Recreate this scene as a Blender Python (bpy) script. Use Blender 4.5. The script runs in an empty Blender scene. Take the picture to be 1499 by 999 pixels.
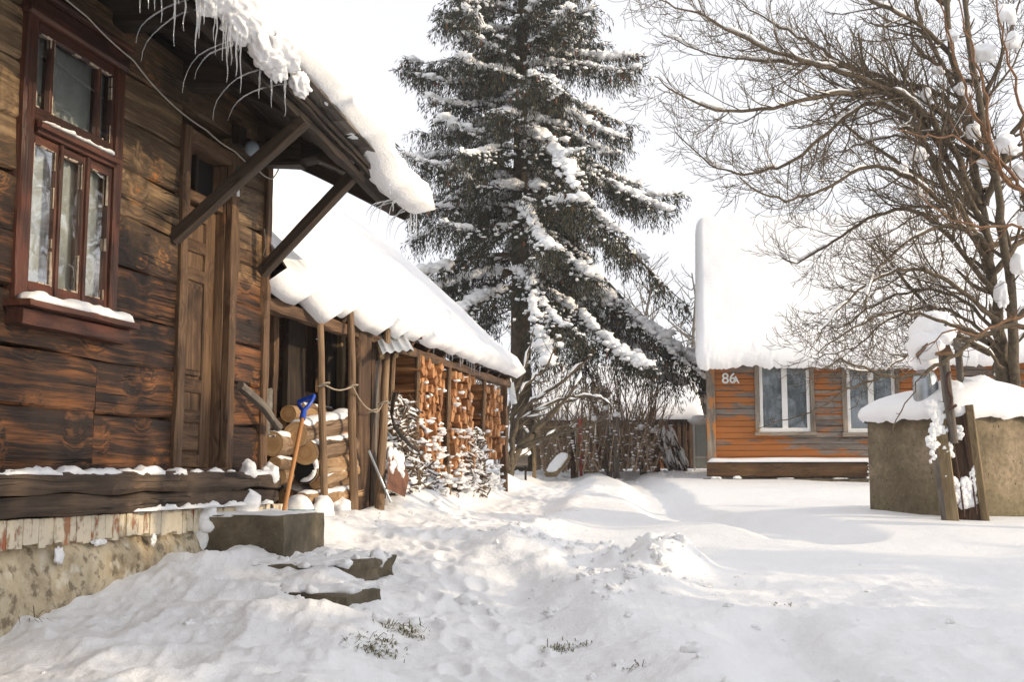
import bpy, bmesh, math, random
import numpy as np
from mathutils import Vector, noise as mnoise
R = random.Random(7)
C = bpy.context.scene.collection
V = Vector
# ------------------------------------------------------------------ camera model
F, CX, CY = 1700.0, 749.5, 499.5
TH = math.atan(195 / F)
EYE = 0.8

def ray(px, py):
    a = (px - CX) / F; b = -(py - CY) / F
    y = math.cos(TH) - b * math.sin(TH); z = math.sin(TH) + b * math.cos(TH)
    return a / y, z / y

def at(px, py, d):
    a, z = ray(px, py)
    return V((a * d, d, EYE + z * d))

class Frame:
    """a building's own axes: x outward, y along the wall, z up"""
    def __init__(s, o, yaw):
        s.o = V((o[0], o[1], 0)); s.n = V((math.cos(yaw), -math.sin(yaw), 0)); s.d = V((math.sin(yaw), math.cos(yaw), 0))
    def w(s, p): return s.o + s.n * p[0] + s.d * p[1] + V((0, 0, p[2]))
    def hx(s, px, py, X):
        a, z = ray(px, py); k = (X + s.o.dot(s.n)) / (a * s.n.x + s.n.y); q = V((a * k, k, 0)) - s.o
        return V((X, q.dot(s.d), EYE + z * k))
    def hy(s, px, py, Y):
        a, z = ray(px, py); k = (Y + s.o.dot(s.d)) / (a * s.d.x + s.d.y); q = V((a * k, k, 0)) - s.o
        return V((q.dot(s.n), Y, EYE + z * k))

HF = Frame(at(378, 695, 8.35), math.radians(12.6))
RYAW = 9.6
RF = Frame(at(1040, 695, 23.0), math.radians(RYAW))      # x along the facade, y to the back

def nz(p, s=1.0, seed=0.0):
    return mnoise.noise(V((p[0] * s + seed * 7.31, p[1] * s + seed * 3.17, p[2] * s - seed * 5.53)))
def lerp(a, b, t): return a + (b - a) * t
def smooth(t):
    t = max(0.0, min(1.0, t)); return t * t * (3 - 2 * t)

# ------------------------------------------------------------------ ground height
def base_plane(x, y):
    y = np.asarray(y, float)
    h = 0.02 + 0.0345 * (np.clip(y, -2, 27) - 4.4)
    return h + 0.012 * np.clip(y - 27, 0, 40)

CTRL = []
def ctrl(px, py, d, s): 
    p = at(px, py, d); CTRL.append((p.x, p.y, p.z - float(base_plane(p.x, p.y)), s))
# banks along the shed and the log house
ctrl(516, 747, 10.2, .7); ctrl(557, 735, 11.0, .8); ctrl(480, 752, 9.5, .6); ctrl(600, 735, 11.8, .8)
ctrl(650, 720, 13.2, 1.0); ctrl(690, 709, 14.6, 1.0); ctrl(738, 697, 16.6, 1.2); ctrl(420, 755, 8.9, .5)
ctrl(640, 742, 12.2, .7)
for X, Y, z, s in ((.02, -3.0, .12, .45), (.05, -2.2, .24, .4), (.15, -1.6, .36, .35), (.6, -2.4, .10, .4), (.25, -1.25, .40, .28), (.1, -3.8, .05, .6),
                   (.9, -.3, .33, .3), (.45, -1.5, .27, .24), (.95, -1.5, .25, .24), (.7, -2.05, .20, .28), (1.2, -2.1, .165, .28), (1.4, -1.2, .24, .22), (1.6, -1.9, .14, .25), (1.35, -.6, .25, .25), (1.2, .3, .36, .4), (.2, .3, .5, .4), (.6, .9, .46, .4)):
    p = HF.w((X, Y, z)); CTRL.append((p.x, p.y, z - float(base_plane(p.x, p.y)), s))
# well side, right-hand untouched snow, plateau between the tracks
ctrl(1370, 762, 10.5, 1.0); ctrl(1240, 742, 11.5, 1.2); ctrl(1285, 744, 10.8, .7); ctrl(1480, 757, 10.4, 1.0)
ctrl(1450, 830, 8.3, .9); ctrl(1300, 800, 9.4, .9)
ctrl(900, 716, 18, 1.6); ctrl(860, 745, 14, 1.0); ctrl(930, 765, 12.6, .9)
ctrl(1100, 722, 17, 1.8); ctrl(1180, 706, 22.4, 1.6); ctrl(1040, 703, 22.5, 1.2)
ctrl(870, 690, 26.5, 2.0); ctrl(960, 690, 27, 2.0); ctrl(790, 694, 24, 2.0)
ctrl(990, 688, 30, 2.5)

def _hash(i, j, seed):
    n = (i * 374761393 + j * 668265263 + seed * 974634777) & 0x7fffffff
    n = ((n ^ (n >> 13)) * 1274126177) & 0x7fffffff
    return ((n ^ (n >> 16)) & 0xffff) / 65535.0
def vnoise(x, y, seed=0):
    xi = np.floor(x).astype(np.int64); yi = np.floor(y).astype(np.int64)
    fx = x - xi; fy = y - yi
    fx = fx * fx * fx * (fx * (fx * 6 - 15) + 10); fy = fy * fy * fy * (fy * (fy * 6 - 15) + 10)
    a = _hash(xi, yi, seed); b = _hash(xi + 1, yi, seed); c = _hash(xi, yi + 1, seed); d = _hash(xi + 1, yi + 1, seed)
    return (a + (b - a) * fx) * (1 - fy) + (c + (d - c) * fx) * fy
def fbm(x, y, o=4, seed=0, g=.5):
    s = 0; a = 1; t = 0
    for k in range(o):
        s = s + a * (vnoise(x * 2 ** k + 17.3 * k, y * 2 ** k - 9.1 * k, seed + k) * 2 - 1); t += a; a *= g
    return s / t
def billow(x, y, o=4, seed=0, g=.5):
    s = 0; a = 1; t = 0
    for k in range(o):
        s = s + a * (1 - np.abs(vnoise(x * 2 ** k + 11.7 * k, y * 2 ** k + 5.3 * k, seed + k) * 2 - 1)); t += a; a *= g
    return s / t
def seg_dist(x, y, pts):
    best = np.full(np.shape(x), 1e9); 
    for (ax, ay), (bx, by) in zip(pts, pts[1:]):
        dx, dy = bx - ax, by - ay; t = np.clip(((x - ax) * dx + (y - ay) * dy) / (dx * dx + dy * dy), 0, 1)
        best = np.minimum(best, np.hypot(x - ax - t * dx, y - ay - t * dy))
    return best
def sst(a, b, x):
    t = np.clip((x - a) / (b - a), 0, 1); return t * t * (3 - 2 * t)

PATH = [(-.05, 3.0), (-.12, 5.6), (-.35, 7.0), (-.75, 8.6), (-.35, 11.2), (.15, 14.5), (.55, 18), (.9, 22), (1.1, 26)]
SIDE = [(-.3, 6.9), (-.62, 7.3)]
BANK = [(.62, 6.7), (.75, 7.1), (1.0, 7.8), (.45, 8.6), (-.05, 9.3)]
TRACK = [(2.6, 9.6), (2.0, 12.2), (1.9, 15), (2.3, 19), (2.5, 22), (2.4, 26)]
FOOT = [(.9, 3.2), (1.15, 4.6), (1.25, 5.9)]
_fr = random.Random(3); FEET = []
for (ax, ay), (bx, by) in list(zip(PATH, PATH[1:])) + list(zip(SIDE, SIDE[1:])):
    L = math.hypot(bx - ax, by - ay); k = int(L / .17)
    for i in range(k):
        t = i / k; s = (-1) ** i * _fr.uniform(.05, .24); FEET.append((lerp(ax, bx, t) + s * (by - ay) / L, lerp(ay, by, t) - s * (bx - ax) / L, math.atan2(by - ay, bx - ax) - math.pi / 2 + _fr.gauss(0, .25) + (math.pi if i % 3 == 0 else 0)))
def ground_h(x, y, detail=True):
    x = np.asarray(x, float); y = np.asarray(y, float)
    h = base_plane(x, y)
    num = 0; den = .25
    for cx, cy, r, s in CTRL:
        w = np.exp(-((x - cx) ** 2 + (y - cy) ** 2) / (2 * s * s)); num = num + w * r; den = den + w
    h = h + num / den
    if not detail: return h
    h = h + .05 * fbm(x * .35, y * .35, 3, 3)
    dp = seg_dist(x, y, PATH); ds = seg_dist(x, y, SIDE); db = seg_dist(x, y, BANK); dt = seg_dist(x, y, TRACK); df = seg_dist(x, y, FOOT)
    wob = .12 * fbm(x * 1.3, y * 1.3, 3, 9)
    inpath = 1 - sst(.3, .75, np.minimum(dp, ds + .08) + wob)
    far = sst(10.5, 13, y)
    h = h - inpath * (.085 + .06 * far)
    h = h + .02 * np.exp(-((dp - .78 + wob) / .18) ** 2) * (1 - far)
    h = h - .15 * (1 - sst(.1, .55, dt + wob * .6))
    h = h - .10 * (1 - sst(.06, .32, df + wob * .5)) * sst(2.5, 3.4, y)
    # shovelled bank beside the path
    bk = np.exp(-(db / .36) ** 2)
    cut = fbm(x * 2.1, y * 2.1, 3, 21)
    h = h + bk * (.07 + .09 * cut)
    h = h + .10 * np.exp(-(((x - 1.05) / .26) ** 2 + ((y - 7.9) / .45) ** 2) ** 2)
    h = h + .07 * np.exp(-(((x - .95) / .16) ** 2 + ((y - 8.0) / .2) ** 2) ** 2)
    # smooth mounds by the shed
    h = h + .17 * np.exp(-(((x + .95) / .55) ** 2 + ((y - 12.0) / .8) ** 2))
    h = h + .16 * np.exp(-(((x + .1) / .9) ** 2 + ((y - 18.2) / 1.2) ** 2))
    # rough disturbed snow near the camera, in the bank and on the left drift
    rough = np.maximum(np.maximum(.55 * (1 - sst(6.2, 8.2, y - .25 * x)), bk), (1 - sst(9, 11.5, y)) * sst(-.5, .3, .35 - x) * .85)
    rough = np.clip(rough, 0, 1) * (1 - .75 * inpath)
    rough = np.maximum(rough, .55 * np.exp(-((dp - .75) / .35) ** 2) * (1 - sst(17, 20, y)))
    rough = np.maximum(rough, .7 * np.exp(-(((y - 26.5 + .2 * x) / 1.3) ** 2)) * (1 - sst(5, 6, x)))
    b = billow(x * 2.1, y * 2.1, 4, 31, .42)
    h = h + rough * (.13 * (b - .5) + .030 * (billow(x * 8, y * 8, 3, 51) - .5))
    h = h + inpath * (1 - far) * .028 * fbm(x * 7, y * 7, 3, 61)
    h = h + .006 * fbm(x * 3, y * 3, 3, 71)
    # footprints trodden along the path
    for fx, fy, fa in FEET:
        ca, sa = math.cos(fa), math.sin(fa); m = (np.abs(x - fx) < .4) & (np.abs(y - fy) < .4)
        if not np.any(m): continue
        u = (x[m] - fx) * ca + (y[m] - fy) * sa; v = -(x[m] - fx) * sa + (y[m] - fy) * ca; e = (u / .055) ** 2 + (v / .14) ** 2
        h[m] += -.024 * np.exp(-e ** 2) + .008 * np.exp(-((np.sqrt(e) - 1.35) / .3) ** 2)
    # wind ripples on the untouched snow
    h = h + .012 * fbm(x * .8 + y * .2, y * 2.2, 3, 81) * (1 - rough)
    return h
def gz(x, y): return float(ground_h(np.array([x]), np.array([y]))[0])
def gl(X, Y): 
    p = HF.w((X, Y, 0)); return gz(p.x, p.y)

# ------------------------------------------------------------------ materials
def new_mat(name):
    m = bpy.data.materials.new(name); m.use_nodes = True
    nt = m.node_tree; b = nt.nodes['Principled BSDF']
    return m, nt, b
class NT:
    def __init__(s, nt): s.nt = nt
    def n(s, t, **kw):
        nd = s.nt.nodes.new('ShaderNode' + t)
        for k, v in kw.items():
            if k.startswith('_'): setattr(nd, k[1:], v)
            else:
                key = int(k[1:]) if k[0] == 'i' and k[1:].isdigit() else k.replace('__', ' ')
                if hasattr(v, 'is_output') and v.is_output: s.nt.links.new(v, nd.inputs[key])
                else: nd.inputs[key].default_value = v
        return nd
    def noise(s, vec, scale, detail=4, rough=.55, dist=0.):
        return s.n('TexNoise', Vector=vec, Scale=scale, Detail=detail, Roughness=rough, Distortion=dist).outputs['Fac']
    def ramp(s, fac, stops, interp='LINEAR'):
        r = s.n('ValToRGB', Fac=fac); cr = r.color_ramp; cr.interpolation = interp
        while len(cr.elements) < len(stops): cr.elements.new(.5)
        for e, (p, c) in zip(cr.elements, stops):
            e.position = p; e.color = (c[0], c[1], c[2], 1) if not isinstance(c, (int, float)) else (c, c, c, 1)
        return r.outputs['Color']
    def mix(s, f, a, b, blend='MIX'):
        m = s.n('Mix', _data_type='RGBA', _blend_type=blend)
        for i, v in ((0, f), (6, a), (7, b)):
            if hasattr(v, 'is_output'): s.nt.links.new(v, m.inputs[i])
            else: m.inputs[i].default_value = v if i == 0 else (v[0], v[1], v[2], 1)
        return m.outputs[2]
    def math(s, op, a, b=0.5, c=None):
        m = s.n('Math', _operation=op)
        for i, v in ((0, a), (1, b)) + (((2, c),) if c is not None else ()):
            if hasattr(v, 'is_output'): s.nt.links.new(v, m.inputs[i])
            else: m.inputs[i].default_value = v
        return m.outputs[0]
    def mapv(s, vec, scale=(1, 1, 1), loc=(0, 0, 0)):
        return s.n('Mapping', Vector=vec, Scale=scale, Location=loc).outputs[0]
    def bump(s, h, strength=.4, dist=.01, normal=None):
        b = s.n('Bump', Height=h, Strength=strength, Distance=dist)
        if normal: s.nt.links.new(normal, b.inputs['Normal'])
        return b.outputs[0]
    def gc(s): return s.n('Attribute', _attribute_name='gc').outputs['Vector']
    def pos(s): return s.n('NewGeometry').outputs['Position']

def wood_mat(name, dark, mid, light, *, objrand=0., knot=None, knots=.3, rough=.75, gs=1.0, crack=.5, grey=None, height=None, bump=.5, paint=None, paint_cov=.5):
    m, nt, b = new_mat(name); q = NT(nt); L = nt.links.new
    g = q.gc(); 
    # knots bend the grain
    kv = q.mapv(g, (3.6, 3.1, 3.1))
    vo = q.n('TexVoronoi', Vector=kv, Scale=1.0, Randomness=1.0); kd = vo.outputs['Distance']
    kmask = q.ramp(kd, [(0.0, 1.0), (.07, .8), (.15, 0.0)])
    kprox = q.ramp(kd, [(0.0, 1.0), (.5, 0.0)])
    disp = q.n('VectorMath', _operation='ADD', i0=q.mapv(g, (1.1 * gs, 21 * gs, 21 * gs)))
    sc = q.n('VectorMath', _operation='SCALE', i0=(0, 1.7, 1.2)); L(kprox, sc.inputs['Scale']); L(sc.outputs[0], disp.inputs[1])
    grain = q.noise(disp.outputs[0], 1.0, 7, .62, .12)
    fine = q.noise(q.mapv(g, (3 * gs, 130 * gs, 130 * gs)), 1.0, 3, .6)
    blot = q.noise(q.mapv(g, (.9, 1.6, 1.6)), 1.3, 5, .6, .4)
    d2_ = q.n('VectorMath', _operation='SCALE', i0=disp.outputs[0]); d2_.inputs['Scale'].default_value = 2.7
    mid_g = q.noise(d2_.outputs[0], 1.0, 5, .65, .3)
    isl = q.n('NewGeometry').outputs['Random Per Island']
    f = q.math('ADD', q.math('MULTIPLY', grain, .75), q.math('MULTIPLY', blot, .45))
    f = q.math('ADD', f, q.math('MULTIPLY', fine, .22)); f = q.math('ADD', f, q.math('MULTIPLY', mid_g, .38)); f = q.math('SUBTRACT', f, .40)
    f = q.math('ADD', f, q.math('MULTIPLY', q.math('SUBTRACT', isl, .5), .16))
    col = q.ramp(f, [(.26, dark), (.48, mid), (.74, light)])
    if grey:
        gm = q.ramp(q.noise(q.mapv(g, (.7, 3, 3)), 1.1, 5, .6), [(.42, 0.), (.62, 1.)])
        col = q.mix(q.math('MULTIPLY', gm, .75), col, q.ramp(grain, [(.3, tuple(c * .45 for c in grey)), (.7, grey)]))
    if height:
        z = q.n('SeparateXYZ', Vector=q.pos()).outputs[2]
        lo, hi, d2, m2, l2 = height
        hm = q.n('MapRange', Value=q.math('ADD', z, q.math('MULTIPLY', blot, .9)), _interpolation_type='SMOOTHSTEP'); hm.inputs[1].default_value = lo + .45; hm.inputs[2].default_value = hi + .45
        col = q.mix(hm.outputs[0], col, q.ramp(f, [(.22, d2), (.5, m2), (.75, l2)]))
        # rain streaks down the face
        st = q.ramp(q.noise(q.mapv(q.pos(), (6, 9, .35)), 1.0, 4, .6), [(.48, 0.), (.7, 1.)])
        col = q.mix(q.math('MULTIPLY', st, .22), col, (.035, .026, .018))
    if knot:
        vc = q.n('SeparateColor', Color=vo.outputs['Color']).outputs[0]
        sel = q.math('LESS_THAN', vc, knots)
        kk = q.math('MULTIPLY', q.math('MULTIPLY', kmask, sel), q.ramp(mid_g, [(.35, .15), (.6, .9)]))
        col = q.mix(kk, col, knot)
        halo = q.math('MULTIPLY', q.math('MULTIPLY', kprox, sel), q.ramp(mid_g, [(.50, 0.), (.62, .9)]))  # knot-coloured flecks; on the log wall their orange paints in sun glints
        col = q.mix(halo, col, tuple(c * .8 for c in knot))
    cr = q.ramp(q.noise(q.mapv(g, (.55, 13, 13)), 1.0, 3, .5, .3), [(.485, 0.), (.5, 1.), (.515, 0.)])
    cr = q.math('MULTIPLY', cr, q.ramp(q.noise(q.mapv(g, (.8, 2, 2)), 1.7, 2), [(.5, 0.), (.6, 1.)]))
    col = q.mix(q.math('MULTIPLY', cr, crack), col, (.006, .005, .004))
    if paint:
        pm = q.noise(q.mapv(g, (1.4, 10, 10)), 1.0, 6, .65, .3)
        big = q.noise(q.mapv(q.pos(), (.6, .6, 1.6)), 1.2, 3, .5)
        pm = q.math('ADD', q.math('MULTIPLY', pm, .55), q.math('MULTIPLY', big, .5))
        if height is None:
            pass
        pk = q.ramp(pm, [(paint_cov - .03, 1.), (paint_cov + .02, 0.)])
        pc = q.mix(q.math('MULTIPLY', blot, .7), paint, tuple(c * .55 for c in paint))
        col = q.mix(pk, col, pc)
    if objrand:
        orr = q.n('ObjectInfo').outputs['Random']; col = q.mix(objrand, col, q.ramp(orr, [(0., (.30, .24, .2)), (.35, (.75, .7, .66)), (.7, (1., 1., 1.)), (1., (1., 1., 1.))]), 'MULTIPLY')
    L(col, b.inputs['Base Color']); b.inputs['Roughness'].default_value = rough
    b.inputs['Specular IOR Level'].default_value = .35
    hh = q.math('ADD', q.math('MULTIPLY', grain, .9), q.math('MULTIPLY', fine, .35)); hh = q.math('ADD', hh, q.math('MULTIPLY', mid_g, .6)); hh = q.math('SUBTRACT', hh, q.math('MULTIPLY', cr, 1.5 * crack))
    L(q.bump(hh, bump, .012), b.inputs['Normal'])
    return m

def snow_mat(name='snow', fine=.5, tint=(.945, .945, .95)):
    m, nt, b = new_mat(name); q = NT(nt); p = q.pos()
    a = q.noise(p, 48, 7, .72); c = q.noise(p, 11, 6, .65)
    h = q.math('ADD', q.math('MULTIPLY', a, .6), c)
    nt.links.new(q.bump(h, fine, .02), b.inputs['Normal'])
    col = q.mix(q.ramp(q.noise(p, 2.2, 4, .6), [(.35, 0.), (.7, 1.)]), tint, tuple(x * .975 for x in tint))
    nt.links.new(col, b.inputs['Base Color']); b.inputs['Roughness'].default_value = .62
    b.inputs['Specular IOR Level'].default_value = .3
    b.inputs['Subsurface Weight'].default_value = 0.0
    return m

def plain(name, col, rough=.6, var=.35, scale=12, metallic=0., bump=.2, col2=None, spec=.4):
    m, nt, b = new_mat(name); q = NT(nt); p = q.pos()
    n1 = q.noise(p, scale, 6, .6, .2)
    c2 = col2 or tuple(x * (1 - var) for x in col)
    nt.links.new(q.ramp(n1, [(.35, c2), (.65, col)]), b.inputs['Base Color'])
    b.inputs['Roughness'].default_value = rough; b.inputs['Metallic'].default_value = metallic; b.inputs['Specular IOR Level'].default_value = spec
    if bump: nt.links.new(q.bump(q.noise(p, scale * 4, 4), bump, .01), b.inputs['Normal'])
    return m

M = {}
M['snow'] = snow_mat('snow', .75)
M['snow_smooth'] = snow_mat('roof snow', .5, (.90, .90, .91))
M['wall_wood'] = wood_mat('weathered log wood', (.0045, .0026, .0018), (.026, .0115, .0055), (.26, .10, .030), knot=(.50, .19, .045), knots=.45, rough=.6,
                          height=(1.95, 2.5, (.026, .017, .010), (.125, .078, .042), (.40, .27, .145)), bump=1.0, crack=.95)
M['beam_wood'] = wood_mat('sill beam wood', (.016, .011, .008), (.062, .042, .028), (.15, .10, .065), knot=(.30, .15, .06), knots=.35, rough=.8, crack=1.0, bump=.9, gs=.9)
M['old_wood'] = wood_mat('old brown timber', (.018, .011, .007), (.075, .042, .023), (.19, .11, .06), knot=(.10, .05, .02), knots=.2, crack=.8)
M['dark_wood'] = wood_mat('dark roof timber', (.006, .0045, .003), (.021, .014, .009), (.055, .036, .023), crack=.6)
M['pole_wood'] = wood_mat('peeled pole wood', (.05, .03, .018), (.16, .098, .055), (.33, .22, .13), knot=(.06, .03, .015), knots=.3, crack=.8, gs=1.3)
M['brace_wood'] = wood_mat('dark brace timber', (.012, .009, .006), (.042, .029, .019), (.09, .062, .042), crack=.6)
M['grey_wood'] = wood_mat('grey weathered board', (.03, .026, .022), (.12, .10, .082), (.24, .21, .175), crack=.8)
M['tan_wood'] = wood_mat('tan weathered plank', (.06, .042, .022), (.19, .135, .070), (.33, .25, .145), knot=(.09, .05, .02), knots=.2, crack=.5)
M['door_wood'] = wood_mat('old door wood', (.022, .013, .008), (.085, .047, .025), (.20, .12, .065), knot=(.2, .09, .03), knots=.2, crack=.6, gs=1.2)
M['cut_wood'] = wood_mat('freshly split wood', (.13, .055, .02), (.44, .20, .078), (.64, .36, .17), rough=.7, crack=.4, gs=1.2, objrand=.85)
M['log_end'] = wood_mat('sawn log end', (.22, .11, .045), (.44, .25, .11), (.60, .40, .21), rough=.8, crack=.5, gs=.4)
M['bark'] = wood_mat('log bark', (.035, .022, .014), (.17, .105, .062), (.40, .29, .19), crack=.9, gs=.55, rough=.85, bump=1.0)
M['bark_pale'] = wood_mat('pale peeling bark', (.12, .07, .035), (.36, .22, .11), (.56, .42, .28), crack=.7, gs=.5, rough=.8, bump=.9)
M['orange_wall'] = wood_mat('peeling orange painted boards', (.06, .05, .045), (.17, .145, .125), (.27, .24, .21), paint=(.41, .145, .036), paint_cov=.56, crack=.7)
M['orange_trim'] = wood_mat('peeling trim boards', (.05, .04, .034), (.20, .165, .13), (.36, .31, .25), paint=(.50, .20, .05), paint_cov=.47, crack=.7)
M['plinth_wood'] = wood_mat('stained plinth board', (.02, .013, .008), (.085, .045, .02), (.19, .10, .04), knot=(.3, .13, .03), knots=.3)
M['window_paint'] = wood_mat('worn red brown window paint', (.022, .010, .007), (.065, .024, .014), (.16, .062, .035), paint=(.115, .036, .020), paint_cov=.47, crack=.5, rough=.5)
M['white_paint'] = plain('white window paint', (.78, .77, .75), .45, .12, 6, bump=.05)
M['putty'] = plain('flaking putty', (.55, .44, .33), .8, .5, 40)
M['bush_bark'] = plain('branch bark', (.15, .112, .072), .85, .6, 30, bump=.4)
M['brush'] = plain('brown brush stems', (.40, .285, .19), .85, .5, 22, bump=.2)
M['tree_bark'] = plain('bare tree bark', (.13, .10, .065), .85, .6, 22, bump=.5)
M['red_bark'] = plain('reddish shoot bark', (.25, .13, .065), .75, .5, 30, bump=.3)
M['spruce_bark'] = plain('spruce bark', (.085, .062, .036), .9, .65, 9, bump=.8)
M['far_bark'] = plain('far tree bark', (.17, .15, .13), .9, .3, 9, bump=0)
M['rust'] = plain('rusty sheet iron', (.20, .085, .045), .8, .6, 7, bump=.4)
M['rust_dark'] = plain('dark rusty iron', (.085, .042, .028), .7, .5, 30, bump=.4)
M['blue_plastic'] = plain('blue plastic', (.012, .062, .42), .35, .1, 20, bump=0, spec=.5)
M['teal_plastic'] = plain('teal enamel', (.06, .24, .27), .4, .2, 20, bump=0)
M['shaft_wood'] = wood_mat('varnished shovel shaft', (.25, .10, .035), (.38, .17, .06), (.46, .23, .09), rough=.5, crack=.1, bump=.1)
M['tin'] = plain('pale sheet metal', (.50, .53, .56), .45, .25, 5, metallic=.35, bump=.05)
M['zinc'] = plain('zinc can metal', (.45, .49, .53), .35, .3, 8, metallic=.8, bump=.05)
M['wire'] = plain('light cable', (.42, .38, .33), .6, .2, 20, bump=0)
M['rope'] = plain('frayed twine', (.42, .34, .25), .9, .4, 60, bump=.3)
M['rag'] = plain('grey sacking', (.22, .20, .17), .95, .5, 20, bump=.5)
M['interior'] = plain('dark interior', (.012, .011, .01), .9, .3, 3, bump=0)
M['curtain'] = plain('pale net curtain', (.78, .80, .78), .9, .25, 14, bump=.1)
M['frost'] = plain('frosted curtain', (.30, .35, .38), .8, .35, 5, bump=.1)
M['pale_green'] = plain('pale green sheet', (.50, .56, .52), .5, .15, 5, bump=0)
M['red_paint'] = plain('faded red paint', (.35, .07, .05), .7, .4, 14)
M['white_plastic'] = plain('white plastic', (.75, .76, .74), .4, .05, 20, bump=0)
M['green_plastic'] = plain('green plastic', (.03, .22, .16), .4, .1, 20, bump=0)
M['grass'] = plain('winter grass', (.23, .20, .085), .9, .6, 30, bump=0)
M['twig'] = plain('dead twig', (.17, .115, .072), .9, .5, 30, bump=0)
M['cone'] = plain('spruce cone', (.19, .085, .040), .8, .4, 30, bump=0)

def _special():
    # stone / concrete
    m, nt, b = new_mat('concrete ring'); q = NT(nt); p = q.pos()
    n1 = q.noise(p, 2.2, 6, .65, .3); n2 = q.noise(p, 22, 6, .65); vo = q.n('TexVoronoi', Vector=p, Scale=26., Randomness=1.0)
    col = q.ramp(n1, [(.3, (.105, .080, .046)), (.5, (.19, .148, .090)), (.72, (.33, .255, .17))])
    col = q.mix(q.math('MULTIPLY', q.ramp(n2, [(.35, 1.), (.6, 0.)]), .55), col, (.075, .058, .034))
    peb = q.math('MULTIPLY', q.ramp(vo.outputs['Distance'], [(.10, 1.), (.2, 0.)]), q.math('GREATER_THAN', q.n('SeparateColor', Color=vo.outputs['Color']).outputs[0], .55))
    col = q.mix(q.math('MULTIPLY', peb, .55), col, (.40, .33, .24))
    hole = q.n('TexVoronoi', Vector=q.mapv(p, (1, 1, 1), (3.3, 1.7, .4)), Scale=13.); hm = q.math('MULTIPLY', q.ramp(hole.outputs['Distance'], [(.07, 1.), (.13, 0.)]), q.math('GREATER_THAN', q.n('SeparateColor', Color=hole.outputs['Color']).outputs[0], .6))
    col = q.mix(hm, col, (.02, .016, .012))
    z = q.n('SeparateXYZ', Vector=p).outputs[2]
    mo = q.math('MULTIPLY', q.ramp(q.math('ADD', z, q.math('MULTIPLY', n2, .3)), [(.45, 1.), (.95, 0.)]), q.ramp(n1, [(.4, 0.), (.6, .6)]))
    col = q.mix(mo, col, (.085, .088, .034))
    nt.links.new(col, b.inputs['Base Color']); b.inputs['Roughness'].default_value = .9
    nt.links.new(q.bump(q.math('SUBTRACT', q.math('ADD', n2, q.math('MULTIPLY', peb, .3)), q.math('MULTIPLY', hm, 2)), .6, .012), b.inputs['Normal']); M['concrete'] = m
    # step stone
    m, nt, b = new_mat('step stone'); q = NT(nt); p = q.pos()
    n1 = q.noise(p, 5, 7, .68, .2); n2 = q.noise(p, 45, 5, .6)
    col = q.ramp(n1, [(.3, (.045, .036, .022)), (.55, (.125, .10, .062)), (.75, (.23, .19, .125))])
    col = q.mix(q.ramp(n2, [(.6, 0.), (.72, .5)]), col, (.28, .25, .2))
    nt.links.new(col, b.inputs['Base Color']); b.inputs['Roughness'].default_value = .85
    nt.links.new(q.bump(q.math('ADD', n1, q.math('MULTIPLY', n2, .3)), .7, .02), b.inputs['Normal']); M['stone'] = m
    # plaster base
    m, nt, b = new_mat('yellowed plaster'); q = NT(nt); p = q.pos()
    n1 = q.noise(p, 3.2, 8, .68, .4); n2 = q.noise(p, 15, 7, .65)
    col = q.ramp(n1, [(.32, (.26, .19, .11)), (.5, (.52, .43, .29)), (.68, (.68, .60, .45))])
    col = q.mix(q.ramp(n2, [(.52, 0.), (.62, .8)]), col, (.14, .105, .065))
    col = q.mix(q.ramp(q.noise(p, 7, 6, .6), [(.56, 0.), (.66, .8)]), col, (.66, .61, .5))
    nt.links.new(col, b.inputs['Base Color']); b.inputs['Roughness'].default_value = .92
    nt.links.new(q.bump(q.math('ADD', n2, n1), .9, .02), b.inputs['Normal']); M['plaster'] = m
    # bricks with whitewash
    m, nt, b = new_mat('whitewashed brick'); q = NT(nt); p = q.pos()
    rnd = q.n('NewGeometry').outputs['Random Per Island']
    brick = q.ramp(rnd, [(.0, (.40, .12, .055)), (.35, (.36, .16, .08)), (.5, (.52, .38, .2)), (.75, (.56, .46, .3)), (1., (.60, .52, .38))])
    n1 = q.noise(q.mapv(p, (6, 6, 3.0)), 1.6, 8, .7)
    ww = q.ramp(q.math('ADD', n1, q.math('MULTIPLY', rnd, .12)), [(.44, 0.), (.52, 1.)])
    col = q.mix(ww, brick, (.66, .58, .44))
    col = q.mix(q.ramp(q.noise(p, 20, 5, .6), [(.55, 0.), (.7, .5)]), col, (.2, .15, .1))
    nt.links.new(col, b.inputs['Base Color']); b.inputs['Roughness'].default_value = .9
    nt.links.new(q.bump(q.math('ADD', n1, ww), .7, .012), b.inputs['Normal']); M['brick'] = m
    # window glass: thin pane, part mirror
    def glass(name, refl, tint, wave=.02):
        m, nt, b = new_mat(name); q = NT(nt)
        out = nt.nodes['Material Output']; nt.nodes.remove(b)
        tr = q.n('BsdfTransparent', Color=tint); gl = q.n('BsdfGlossy', Color=(.95, .97, 1, 1), Roughness=.03)
        nm = q.bump(q.noise(q.pos(), 3.0, 2), wave, .05); nt.links.new(nm, gl.inputs['Normal'])
        fr = q.n('Fresnel', IOR=1.55); f = q.math('ADD', q.math('MULTIPLY', fr.outputs[0], .9), refl)
        mx = q.n('MixShader'); nt.links.new(f, mx.inputs[0]); nt.links.new(tr.outputs[0], mx.inputs[1]); nt.links.new(gl.outputs[0], mx.inputs[2])
        nt.links.new(mx.outputs[0], out.inputs[0]); M[name] = m
    glass('window glass', .36, (.93, .96, .95, 1), .05)
    glass('far window glass', .12, (.85, .9, .92, 1))
    # ice
    m, nt, b = new_mat('clear ice'); b.inputs['Base Color'].default_value = (.93, .96, 1, 1); b.inputs['Roughness'].default_value = .08
    b.inputs['Transmission Weight'].default_value = .85; b.inputs['IOR'].default_value = 1.31; M['ice'] = m
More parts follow.
